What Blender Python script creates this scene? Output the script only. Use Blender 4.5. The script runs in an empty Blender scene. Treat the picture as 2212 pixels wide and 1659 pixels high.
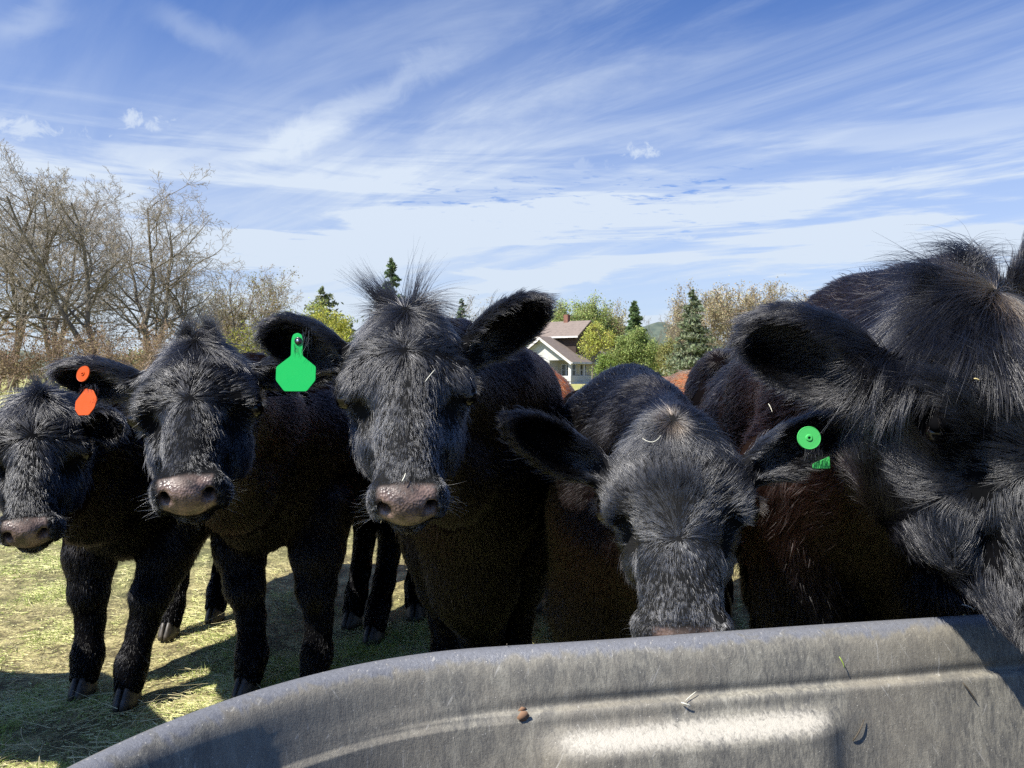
import bpy, math, random, time
import numpy as np
from mathutils import Vector

# ------------------------------------------------------------------ scene, camera, light
S = bpy.context.scene
rng = np.random.default_rng(7)
random.seed(7)
T0 = time.time()

FPX, CXP, CYP, HORIZON = 1662.0, 1106.0, 829.5, 811.0     # photograph measured at 2212 x 1659
CAM_H = 1.05
PITCH = math.atan((CYP - HORIZON) / FPX)
cam_data = bpy.data.cameras.new('camera')
cam_data.sensor_width = 36.0
cam_data.lens = 36.0 * FPX / 2212.0
cam_data.clip_start = 0.02
cam_data.clip_end = 9000.0
camera = bpy.data.objects.new('camera', cam_data)
S.collection.objects.link(camera)
camera.location = (0, 0, CAM_H)
camera.rotation_euler = (math.radians(90) - PITCH, 0, 0)
S.camera = camera

SUN_DIR = Vector((-0.52, -0.34, 0.80)).normalized()      # from the scene towards the sun
SUN_EL = math.asin(SUN_DIR.z)
SUN_AZ = math.atan2(SUN_DIR.x, SUN_DIR.y)
sun_data = bpy.data.lights.new('sun', 'SUN')
sun_data.energy = 5.0
sun_data.angle = math.radians(0.53)
sun_data.color = (1.0, 0.955, 0.88)
sun = bpy.data.objects.new('sun', sun_data)
S.collection.objects.link(sun)
sun.rotation_euler = (-SUN_DIR).to_track_quat('-Z', 'Y').to_euler()
sun.location = SUN_DIR * 30

S.view_settings.view_transform = 'Standard'
S.view_settings.look = 'None'
S.view_settings.gamma = 1.0
S.view_settings.exposure = 0.85
S.render.engine = 'CYCLES'
S.cycles.max_bounces = 4
S.cycles.transparent_max_bounces = 8
S.cycles_curves.shape = 'RIBBONS'
S.cycles.use_denoising = False
S.cycles.sample_clamp_indirect = 0.1


class NT:
    """small helper round a node tree"""
    def __init__(self, tree):
        self.t = tree; self.n = tree.nodes; self.l = tree.links
    def node(self, typ, **kw):
        nd = self.n.new(typ)
        ins = kw.pop('ins', {})
        for k, v in kw.items(): setattr(nd, k, v)
        for k, v in ins.items(): self.set(nd, k, v)
        return nd
    def set(self, nd, k, v):
        if isinstance(v, tuple) and len(v) == 2 and hasattr(v[0], 'outputs'):
            self.l.new(v[0].outputs[v[1]], nd.inputs[k])
        elif hasattr(v, 'outputs'):
            self.l.new(v.outputs[0], nd.inputs[k])
        else:
            nd.inputs[k].default_value = v
    def math(self, op, a, b=0.0, clamp=False):
        return self.node('ShaderNodeMath', operation=op, use_clamp=clamp, ins={0: a, 1: b})
    def ramp(self, fac, stops, interp='LINEAR'):
        r = self.n.new('ShaderNodeValToRGB'); r.color_ramp.interpolation = interp
        e = r.color_ramp.elements
        while len(e) < len(stops): e.new(0.5)
        for i, (p, c) in enumerate(stops):
            e[i].position = p
            e[i].color = c if len(c) == 4 else (*c, 1.0)
        self.set(r, 'Fac', fac)
        return r
    def mix(self, fac, a, b, blend='MIX'):
        m = self.node('ShaderNodeMix', data_type='RGBA', blend_type=blend)
        self.set(m, 0, fac); self.set(m, 6, a); self.set(m, 7, b)
        return (m, 2)
    def noise(self, vec, scale, detail=4.0, rough=0.55, dist=0.0):
        n = self.node('ShaderNodeTexNoise', ins={'Scale': scale, 'Detail': detail, 'Roughness': rough, 'Distortion': dist})
        if vec is not None: self.set(n, 'Vector', vec)
        return n
    def smooth(self, x, lo, hi, tlo=0.0, thi=1.0):
        m = self.node('ShaderNodeMapRange', interpolation_type='SMOOTHSTEP', clamp=True,
                      ins={'Value': x, 'From Min': lo, 'From Max': hi, 'To Min': tlo, 'To Max': thi})
        return m


def c4(r, g, b): return (r, g, b, 1.0)


# ------------------------------------------------------------------ world: Nishita sky with procedural cirrus
world = bpy.data.worlds.new('World')
S.world = world
world.use_nodes = True
w = NT(world.node_tree)
w.n.clear()
out = w.node('ShaderNodeOutputWorld')
bg = w.node('ShaderNodeBackground', ins={'Strength': 0.056})
w.l.new(bg.outputs[0], out.inputs[0])
sky = w.node('ShaderNodeTexSky', sky_type='NISHITA', sun_disc=False, sun_elevation=SUN_EL, sun_rotation=SUN_AZ,
             altitude=60.0, air_density=1.0, dust_density=0.6, ozone_density=3.0)
tc = w.node('ShaderNodeTexCoord')
sep = w.node('ShaderNodeSeparateXYZ', ins={0: (tc, 'Generated')})
zz = w.math('ADD', w.math('MAXIMUM', (sep, 2), 0.0), 0.07)
px = w.math('DIVIDE', (sep, 0), zz)
py = w.math('DIVIDE', (sep, 1), zz)
plane = w.node('ShaderNodeCombineXYZ', ins={0: px, 1: py, 2: 0.0})
rot = w.node('ShaderNodeVectorRotate', rotation_type='Z_AXIS', ins={'Vector': plane, 'Angle': math.radians(-44)})
# after this turn +Y of the rotated plane runs along the cirrus streaks
def streak(scx, scy, seed, det=6.0, rough=0.6, dist=0.0):
    mp = w.node('ShaderNodeMapping', vector_type='POINT', ins={'Vector': rot, 'Location': (seed, seed * 1.7, seed * 0.3), 'Scale': (scx, scy, 1.0)})
    return w.noise(mp, 1.0, det, rough, dist)
s1 = w.smooth(streak(0.95, 0.26, 3.1, 5.0, 0.55, 0.35), 0.46, 0.78)
s2 = w.smooth(streak(2.3, 0.50, 9.4, 8.0, 0.64, 0.7), 0.40, 0.80)
s3 = w.smooth(streak(0.42, 0.20, 1.7, 3.0, 0.5, 0.4), 0.44, 0.70)
fine = w.math('MULTIPLY', s2, w.math('ADD', w.math('MULTIPLY', s3, 0.95), 0.16))
cir = w.math('ADD', w.math('MULTIPLY', s1, 0.62), w.math('MULTIPLY', fine, 0.50))
# low bands near the horizon: long flat layers
az = w.math('ARCTAN2', (sep, 0), (sep, 1))
bandv = w.node('ShaderNodeCombineXYZ', ins={0: w.math('MULTIPLY', az, 1.8), 1: w.math('MULTIPLY', (sep, 2), 20.0), 2: 4.2})
band = w.smooth(w.noise(bandv, 1.15, 8.0, 0.6, 0.5), 0.44, 0.60)
low = w.smooth((sep, 2), 0.36, 0.12)
banded = w.math('MULTIPLY', w.math('MULTIPLY', band, low), 0.85)
base_haze = w.smooth((sep, 2), 0.50, 0.0, 0.0, 0.70)
# mackerel ripple patch
rip = w.noise(w.node('ShaderNodeMapping', ins={'Vector': plane, 'Scale': (2.6, 4.2, 1.0)}), 3.0, 5.0, 0.6, 0.3)
ripm = w.math('MULTIPLY', w.smooth((sep, 2), 0.15, 0.20), w.smooth((sep, 2), 0.27, 0.22))
ripx = w.math('MULTIPLY', w.smooth(az, -0.22, -0.08), w.smooth(az, 0.42, 0.20))
ripple = w.math('MULTIPLY', w.math('MULTIPLY', w.smooth((rip, 0), 0.54, 0.66), ripm), ripx)
def puff(X, Y, wd, ht, amt):
    dx, dz = (X - CXP) / FPX, (HORIZON - Y) / FPX
    a0 = math.atan2(dx, 1.0); z0 = dz / math.sqrt(1 + dx * dx + dz * dz)
    nse = w.noise((tc, 'Generated'), 34.0, 7.0, 0.66, 0.6)
    ux = w.math('DIVIDE', w.math('SUBTRACT', az, a0), wd / FPX)
    uz = w.math('DIVIDE', w.math('SUBTRACT', (sep, 2), z0), ht / FPX)
    rr = w.math('SQRT', w.math('ADD', w.math('MULTIPLY', ux, ux), w.math('MULTIPLY', uz, uz)))
    rr = w.math('ADD', rr, w.math('MULTIPLY', w.math('SUBTRACT', (nse, 0), 0.5), 3.6))
    return w.math('MULTIPLY', w.smooth(rr, 1.25, -0.1), amt)
puffs = None
for a in [(70, 280, 130, 26, 0.8), (310, 266, 66, 26, 0.8), (1382, 330, 62, 24, 0.85), (1270, 360, 110, 24, 0.5), (1940, 365, 65, 14, 0.5), (1450, 515, 110, 9, 0.8), (1020, 567, 60, 8, 0.8)]:
    p_ = puff(*a)
    puffs = p_ if puffs is None else w.math('MAXIMUM', puffs, p_)
ahead = w.smooth((sep, 1), -.25, .25, .12, 1.0)      # unseen cloud behind the camera faded to cut fill light on shaded coats
def ribbon(X0, Y0, X1, Y1, wd, amt):
    def ae(X, Y):
        dx, dz = (X - CXP) / FPX, (HORIZON - Y) / FPX
        return math.atan2(dx, 1.0), dz / math.sqrt(1 + dx * dx + dz * dz)
    a0, z0 = ae(X0, Y0); a1, z1 = ae(X1, Y1); L2 = (a1 - a0) ** 2 + (z1 - z0) ** 2; L = math.sqrt(L2)
    nz = w.noise((tc, 'Generated'), 9.0, 6.0, 0.62, 1.2)
    da = w.math('SUBTRACT', az, a0); dz = w.math('SUBTRACT', (sep, 2), z0)
    tt = w.math('DIVIDE', w.math('ADD', w.math('MULTIPLY', da, a1 - a0), w.math('MULTIPLY', dz, z1 - z0)), L2)
    pp = w.math('DIVIDE', w.math('SUBTRACT', w.math('MULTIPLY', da, z1 - z0), w.math('MULTIPLY', dz, a1 - a0)), L * wd / FPX)
    pp = w.math('ADD', pp, w.math('MULTIPLY', w.math('SUBTRACT', (nz, 0), 0.5), 3.0))
    g = w.smooth(w.math('ABSOLUTE', pp), 1.2, 0.0)
    e = w.math('MULTIPLY', w.smooth(tt, -.12, .25), w.smooth(tt, 1.1, .45))
    return w.math('MULTIPLY', w.math('MULTIPLY', g, e), amt)
rib_ = w.math('ADD', ribbon(500, 355, 1060, 60, 36, .34), ribbon(0, 95, 160, -20, 30, .25))
rib_ = w.math('ADD', rib_, ribbon(330, 20, 560, 130, 26, .22))
tot = w.math('MULTIPLY', w.math('ADD', w.math('ADD', w.math('ADD', cir, banded), base_haze), rib_), ahead)
tot = w.math('SUBTRACT', w.math('MAXIMUM', tot, puffs), w.math('MULTIPLY', ripple, 0.45), clamp=True)
tot = w.math('MINIMUM', tot, 0.93)
skyc = w.mix(1.0, sky, c4(0.68, 1.0, 1.58), 'MULTIPLY')
cloudc = w.ramp((sep, 2), [(0.0, (7.0, 7.9, 8.9)), (0.30, (7.6, 8.5, 9.7)), (0.55, (5.4, 6.6, 8.8))])
comb = w.mix(tot, skyc, cloudc)
w.set(bg, 'Color', comb)


# ------------------------------------------------------------------ helpers
def V3(*a): return np.array(a, dtype=float)
def unit(v):
    v = np.asarray(v, float); return v / (np.linalg.norm(v) + 1e-12)
def U(x, y, d):
    """world point seen at photo pixel (x, y) at ground distance Y = d"""
    cx, cz = (x - CXP) / FPX, (CYP - y) / FPX
    c, s = math.cos(PITCH), math.sin(PITCH)
    yy, z = c + s * cz, -s + c * cz
    k = d / yy
    return V3(cx * k, d, CAM_H + z * k)
def G(x, y):
    """ground point under photo pixel"""
    cx, cz = (x - CXP) / FPX, (CYP - y) / FPX
    c, s = math.cos(PITCH), math.sin(PITCH)
    yy, z = c + s * cz, -s + c * cz
    k = -CAM_H / z
    return V3(cx * k, yy * k, 0.0)

def empty(name, loc=(0, 0, 0)):
    o = bpy.data.objects.new(name, None)
    S.collection.objects.link(o); o.location = loc; o.empty_display_size = 0.1
    return o
def tag(o, label=None, cat=None, group=None, kind=None):
    if label: o['label'] = label
    if cat: o['category'] = cat
    if group: o['group'] = group
    if kind: o['kind'] = kind
    return o
def mesh_np(name, verts, faces, mat=None, parent=None, smooth=True, attrs=None, mats=None, midx=None):
    """faces: (n,3) or (n,4) array, or list of those arrays"""
    me = bpy.data.meshes.new(name)
    verts = np.asarray(verts, dtype=np.float32)
    if not isinstance(faces, list) or isinstance(faces[0], tuple): faces = [np.asarray(faces)]
    faces = [np.asarray(f, dtype=np.int32) for f in faces if len(f)]
    loops = np.concatenate([f.ravel() for f in faces])
    tot = np.concatenate([np.full(len(f), f.shape[1], dtype=np.int32) for f in faces])
    start = np.concatenate([[0], np.cumsum(tot)[:-1]]).astype(np.int32)
    me.vertices.add(len(verts)); me.vertices.foreach_set('co', verts.ravel())
    me.loops.add(len(loops)); me.loops.foreach_set('vertex_index', loops)
    me.polygons.add(len(tot)); me.polygons.foreach_set('loop_start', start)
    me.update(calc_edges=True)
    me.polygons.foreach_set('use_smooth', np.full(len(tot), smooth))
    for k, v in (attrs or {}).items():
        v = np.asarray(v, dtype=np.float32)
        if v.ndim == 1:
            a = me.attributes.new(k, 'FLOAT', 'POINT'); a.data.foreach_set('value', v)
        else:
            a = me.attributes.new(k, 'FLOAT_COLOR', 'POINT')
            a.data.foreach_set('color', np.c_[v, np.ones(len(v))].astype(np.float32).ravel())
    for m in (mats or ([mat] if mat else [])): me.materials.append(m)
    if midx is not None: me.polygons.foreach_set('material_index', np.asarray(midx, dtype=np.int32))
    me.update()
    o = bpy.data.objects.new(name, me)
    S.collection.objects.link(o)
    if parent: o.parent = parent
    return o

class MB:
    """collects boxes, tubes and prisms into one mesh"""
    def __init__(self): self.v = []; self.q = []; self.t = []; self.n = 0
    def add(self, v, q=(), t=()):
        v = np.asarray(v, float).reshape(-1, 3)
        self.v.append(v)
        if len(q): self.q.append(np.asarray(q) + self.n)
        if len(t): self.t.append(np.asarray(t) + self.n)
        self.n += len(v); return self
    def box(self, c, size, R=None):
        c = np.asarray(c, float); h = np.asarray(size, float) / 2
        p = np.array([[x, y, z] for x in (-1, 1) for y in (-1, 1) for z in (-1, 1)], float) * h
        if R is not None: p = p @ np.asarray(R).T
        return self.add(p + c, [(0, 1, 3, 2), (4, 6, 7, 5), (0, 4, 5, 1), (2, 3, 7, 6), (0, 2, 6, 4), (1, 5, 7, 3)])
    def tube(self, pts, rad, n=8, cap=True):
        pts = np.asarray(pts, float); rad = np.broadcast_to(np.asarray(rad, float), (len(pts),))
        tan = np.gradient(pts, axis=0)
        a = np.linspace(0, 2 * math.pi, n, endpoint=False); vs = []
        ref = V3(0.31, 0.2, 0.93)
        for p, t, r in zip(pts, tan, rad):
            t = unit(t); e = np.cross(t, ref)
            if np.linalg.norm(e) < 1e-3: e = np.cross(t, V3(1, 0, 0))
            e = unit(e); f = np.cross(t, e)
            vs.append(p + r * (np.cos(a)[:, None] * e + np.sin(a)[:, None] * f))
        q = [(i * n + j, i * n + (j + 1) % n, (i + 1) * n + (j + 1) % n, (i + 1) * n + j) for i in range(len(pts) - 1) for j in range(n)]
        vs = np.concatenate(vs); t = []
        if cap:
            k = len(vs); vs = np.vstack([vs, pts[0], pts[-1]])
            t = [(k, (j + 1) % n, j) for j in range(n)] + [(k + 1, (len(pts) - 1) * n + j, (len(pts) - 1) * n + (j + 1) % n) for j in range(n)]
        return self.add(vs, q, t)
    def prism(self, outline, o, ex, ey, ez, th, bevel=0.0):
        """outline (n,2) extruded th along ez, frame o, ex, ey"""
        outline = np.asarray(outline, float); n = len(outline)
        c = outline.mean(0)
        def ring(s, z):
            p = c + (outline - c) * s
            return o + p[:, :1] * ex + p[:, 1:] * ey + z * ez
        if bevel > 0:
            sz = np.abs(outline - c).max()
            lv = [(1 - bevel / sz, 0), (1, bevel * .6), (1, th - bevel * .6), (1 - bevel / sz, th)]
        else: lv = [(1, 0), (1, th)]
        vs = np.concatenate([ring(s, z) for s, z in lv]); m = len(lv)
        q = [(i * n + j, i * n + (j + 1) % n, (i + 1) * n + (j + 1) % n, (i + 1) * n + j) for i in range(m - 1) for j in range(n)]
        k = len(vs); vs = np.vstack([vs, o + c[0] * ex + c[1] * ey, o + c[0] * ex + c[1] * ey + th * ez])
        t = [(k, (j + 1) % n, j) for j in range(n)] + [(k + 1, (m - 1) * n + j, (m - 1) * n + (j + 1) % n) for j in range(n)]
        return self.add(vs, q, t)
    def quad(self, a, b, c, d): return self.add([a, b, c, d], [(0, 1, 2, 3)])
    def build(self, name, mat, parent=None, smooth=False):
        f = []
        if self.q: f.append(np.concatenate([np.asarray(x).reshape(-1, 4) for x in self.q]))
        if self.t: f.append(np.concatenate([np.asarray(x).reshape(-1, 3) for x in self.t]))
        return mesh_np(name, np.concatenate(self.v), f, mat, parent, smooth)

def material(name, col=(0.5, 0.5, 0.5), rough=0.6, **kw):
    m = bpy.data.materials.new(name); m.use_nodes = True
    nt = NT(m.node_tree)
    b = nt.n['Principled BSDF']
    b.inputs['Base Color'].default_value = c4(*col)
    b.inputs['Roughness'].default_value = rough
    for k, v in kw.items(): b.inputs[k].default_value = v
    return m, nt, b

def wobble(p, freq, seed, oct=2):
    """smooth pseudo-noise vectors in [-1,1]^3 at points p"""
    r = np.random.default_rng(seed); o = np.zeros((len(p), 3)); amp = 1.0; tot = 0
    for k in range(oct):
        for j in range(5):
            kv = r.normal(size=(3, 3)); kv /= np.linalg.norm(kv, axis=1)[:, None]
            ph = r.uniform(0, 6.28, 3)
            o += amp * np.sin(p @ kv.T * freq * (0.7 + 0.6 * r.random()) + ph)
        tot += amp * 5; amp *= 0.6; freq *= 2.1
    return o / tot * 2.0

# ------------------------------------------------------------------ signed distance sculpting
class Field:
    def __init__(self, xs, ys, zs):
        self.ax = [np.asarray(a, np.float32) for a in (xs, ys, zs)]
        self.D = np.full([len(a) for a in self.ax], 1.0, np.float32)
    def _box(self, lo, hi):
        sl = []
        for a, l, h in zip(self.ax, lo, hi):
            i = max(int(np.searchsorted(a, l)) - 2, 0); j = min(int(np.searchsorted(a, h)) + 2, len(a))
            sl.append(slice(i, max(j, i)))
        return tuple(sl)
    def _pts(self, sl):
        return [self.ax[0][sl[0]][:, None, None], self.ax[1][sl[1]][None, :, None], self.ax[2][sl[2]][None, None, :]]
    def _mix(self, sl, d, k, sub):
        a = self.D[sl]
        if a.size == 0: return
        if sub:
            h = np.clip(0.5 - 0.5 * (a + d) / k, 0, 1)
            self.D[sl] = a * (1 - h) + (-d) * h + k * h * (1 - h)
        else:
            h = np.clip(0.5 + 0.5 * (d - a) / k, 0, 1)
            self.D[sl] = d * (1 - h) + a * h - k * h * (1 - h)
    def cone(self, a, b, ra, rb, k=0.03, sub=False):
        a = np.asarray(a, float); b = np.asarray(b, float); m = max(ra, rb) + k + 0.04
        sl = self._box(np.minimum(a, b) - m, np.maximum(a, b) + m)
        X, Y, Z = self._pts(sl); ba = b - a; L2 = float(ba @ ba)
        h = np.clip(((X - a[0]) * ba[0] + (Y - a[1]) * ba[1] + (Z - a[2]) * ba[2]) / L2, 0, 1)
        d = np.sqrt((X - a[0] - h * ba[0]) ** 2 + (Y - a[1] - h * ba[1]) ** 2 + (Z - a[2] - h * ba[2]) ** 2) - (ra + (rb - ra) * h)
        self._mix(sl, d.astype(np.float32), k, sub)
    def ell(self, c, R, r, k=0.03, sub=False):
        """R: rows are the ellipsoid axes"""
        c = np.asarray(c, float); R = np.asarray(R, float); r = np.asarray(r, float)
        ext = np.sqrt(((R * r[:, None]) ** 2).sum(0)) + k + 0.04
        sl = self._box(c - ext, c + ext)
        X, Y, Z = self._pts(sl); X = X - c[0]; Y = Y - c[1]; Z = Z - c[2]
        k0 = 0; k1 = 0
        for i in range(3):
            q = (X * R[i, 0] + Y * R[i, 1] + Z * R[i, 2])
            k0 = k0 + (q / r[i]) ** 2; k1 = k1 + (q / r[i] ** 2) ** 2
        k0 = np.sqrt(k0); k1 = np.sqrt(k1) + 1e-6
        self._mix(sl, (k0 * (k0 - 1) / k1).astype(np.float32), k, sub)
    def mesh(self):
        D = self.D; ax = self.ax; ins = D < 0
        nx, ny, nz = D.shape
        c = np.zeros((nx - 1, ny - 1, nz - 1), np.int8)
        for i in (0, 1):
            for j in (0, 1):
                for k in (0, 1): c += ins[i:nx - 1 + i, j:ny - 1 + j, k:nz - 1 + k]
        ii, jj, kk = np.nonzero((c > 0) & (c < 8))
        idx = np.full(c.shape, -1, np.int32); idx[ii, jj, kk] = np.arange(len(ii))
        acc = np.zeros((len(ii), 3)); cnt = np.zeros(len(ii))
        cor = {(i, j, k): D[ii + i, jj + j, kk + k] for i in (0, 1) for j in (0, 1) for k in (0, 1)}
        for a, b in [(p, q) for p in cor for q in cor if sum(q) - sum(p) == 1 and all(y >= x for x, y in zip(p, q))]:
            va, vb = cor[a], cor[b]; m = (va < 0) != (vb < 0)
            t = np.where(m, va / np.where(m, va - vb, 1), 0)
            P = []
            for n, (g, base) in enumerate(zip(ax, (ii, jj, kk))):
                pa, pb = g[base + a[n]], g[base + b[n]]
                P.append(pa + (pb - pa) * t)
            acc += np.where(m[:, None], np.stack(P, 1), 0); cnt += m
        verts = acc / np.maximum(cnt, 1)[:, None]
        quads = []
        for n in range(3):
            s0 = [slice(1, -1)] * 3; s0[n] = slice(0, D.shape[n] - 1); s1 = list(s0); s1[n] = slice(1, D.shape[n])
            A, B = ins[tuple(s0)], ins[tuple(s1)]
            e = np.array(np.nonzero(A != B)).T
            flip = A[tuple(e.T)]
            e = e + np.array([0 if q == n else 1 for q in range(3)])
            o1, o2 = [(q) for q in range(3) if q != n]
            d1 = np.eye(3, dtype=int)[o1]; d2 = np.eye(3, dtype=int)[o2]
            f = np.stack([idx[tuple((e - d1 - d2).T)], idx[tuple((e - d2).T)], idx[tuple(e.T)], idx[tuple((e - d1).T)]], 1)
            if n == 1: flip = ~flip
            f[~flip] = f[~flip][:, ::-1]
            quads.append(f)
        quads = np.concatenate(quads)
        return verts, quads
def vnormals(v, q):
    n = np.cross(v[q[:, 2]] - v[q[:, 0]], v[q[:, 3]] - v[q[:, 1]])
    o = np.zeros_like(v)
    for i in range(4):
        for ax_ in range(3): o[:, ax_] += np.bincount(q[:, i], n[:, ax_], len(v))
    return o / (np.linalg.norm(o, axis=1)[:, None] + 1e-12)

# ------------------------------------------------------------------ cattle
QF = 1.0            # fur density factor
fur_mats = {}
def fur_material():
    if 'fur' in fur_mats: return fur_mats['fur']
    m = bpy.data.materials.new('coat_hair'); m.use_nodes = True
    nt = NT(m.node_tree); nt.n.clear()
    o = nt.node('ShaderNodeOutputMaterial')
    a = nt.node('ShaderNodeAttribute', attribute_name='tint')
    h = nt.node('ShaderNodeBsdfHairPrincipled', model='CHIANG', parametrization='COLOR')
    nt.set(h, 'Color', (a, 'Color'))
    h.inputs['Roughness'].default_value = 0.25
    h.inputs['Radial Roughness'].default_value = 0.42
    g_ = nt.node('ShaderNodeAttribute', attribute_name='gloss')
    nt.set(h, 'IOR', nt.math('ADD', 1.30, nt.math('MULTIPLY', (g_, 'Fac'), 0.32)))
    h.inputs['Coat'].default_value = 0.0
    h.inputs['Random Roughness'].default_value = 0.35
    nt.l.new(h.outputs[0], o.inputs[0])
    fur_mats['fur'] = m
    return m
def hide_material():
    if 'hide' in fur_mats: return fur_mats['hide']
    m, nt, b = material('cattle_hide', (0.012, 0.011, 0.012), 0.75)
    a = nt.node('ShaderNodeAttribute', attribute_name='skin')
    p = nt.node('ShaderNodeAttribute', attribute_name='pad')
    tcn = nt.node('ShaderNodeTexCoord')
    vor = nt.node('ShaderNodeTexVoronoi', ins={'Vector': (tcn, 'Object'), 'Scale': 210.0})
    ns = nt.noise((tcn, 'Object'), 38.0, 4.0, 0.6)
    padc = nt.ramp(ns, [(0.35, (0.035, 0.024, 0.021)), (0.62, (0.215, 0.145, 0.115))])
    nt.set(b, 'Base Color', nt.mix((p, 'Fac'), (a, 'Color'), padc))
    nt.set(b, 'Roughness', nt.math('SUBTRACT', 0.86, nt.math('MULTIPLY', (p, 'Fac'), nt.math('ADD', 0.46, nt.math('MULTIPLY', ns, 0.16)))))
    nt.set(b, 'Specular IOR Level', nt.math('MULTIPLY', (p, 'Fac'), 0.6))
    bump = nt.node('ShaderNodeBump', ins={'Height': (vor, 0), 'Distance': 0.0018})
    nt.set(bump, 'Strength', nt.math('MULTIPLY', (p, 'Fac'), 0.75))
    nt.set(b, 'Normal', bump)
    fur_mats['hide'] = m
    return m
eye_mat, _, _ = material('eye_gloss', (0.004, 0.003, 0.0025), 0.10, **{'Specular IOR Level': 0.5})
_hm, _nt, _b = material('hoof_horn', (0.05, 0.042, 0.036), 0.5)
_tc = _nt.node('ShaderNodeTexCoord')
_nt.set(_b, 'Base Color', _nt.ramp(_nt.noise((_tc, 'Object'), 60, 4), [(0.3, (0.02, 0.018, 0.016)), (0.7, (0.09, 0.075, 0.06))]))
hoof_mat = _hm

def axis(lo, hi, flo, fhi, fs, cs):
    flo = max(flo, lo); fhi = min(fhi, hi)
    a = np.linspace(lo, flo, max(int((flo - lo) / cs), 1), endpoint=False)
    b = np.arange(flo, fhi, fs)
    c = np.linspace(fhi, hi, max(int((hi - fhi) / cs), 2))
    return np.concatenate([a, b, c])

def sstep(x, a, b):
    t = np.clip((x - a) / (b - a), 0, 1); return t * t * (3 - 2 * t)

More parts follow.
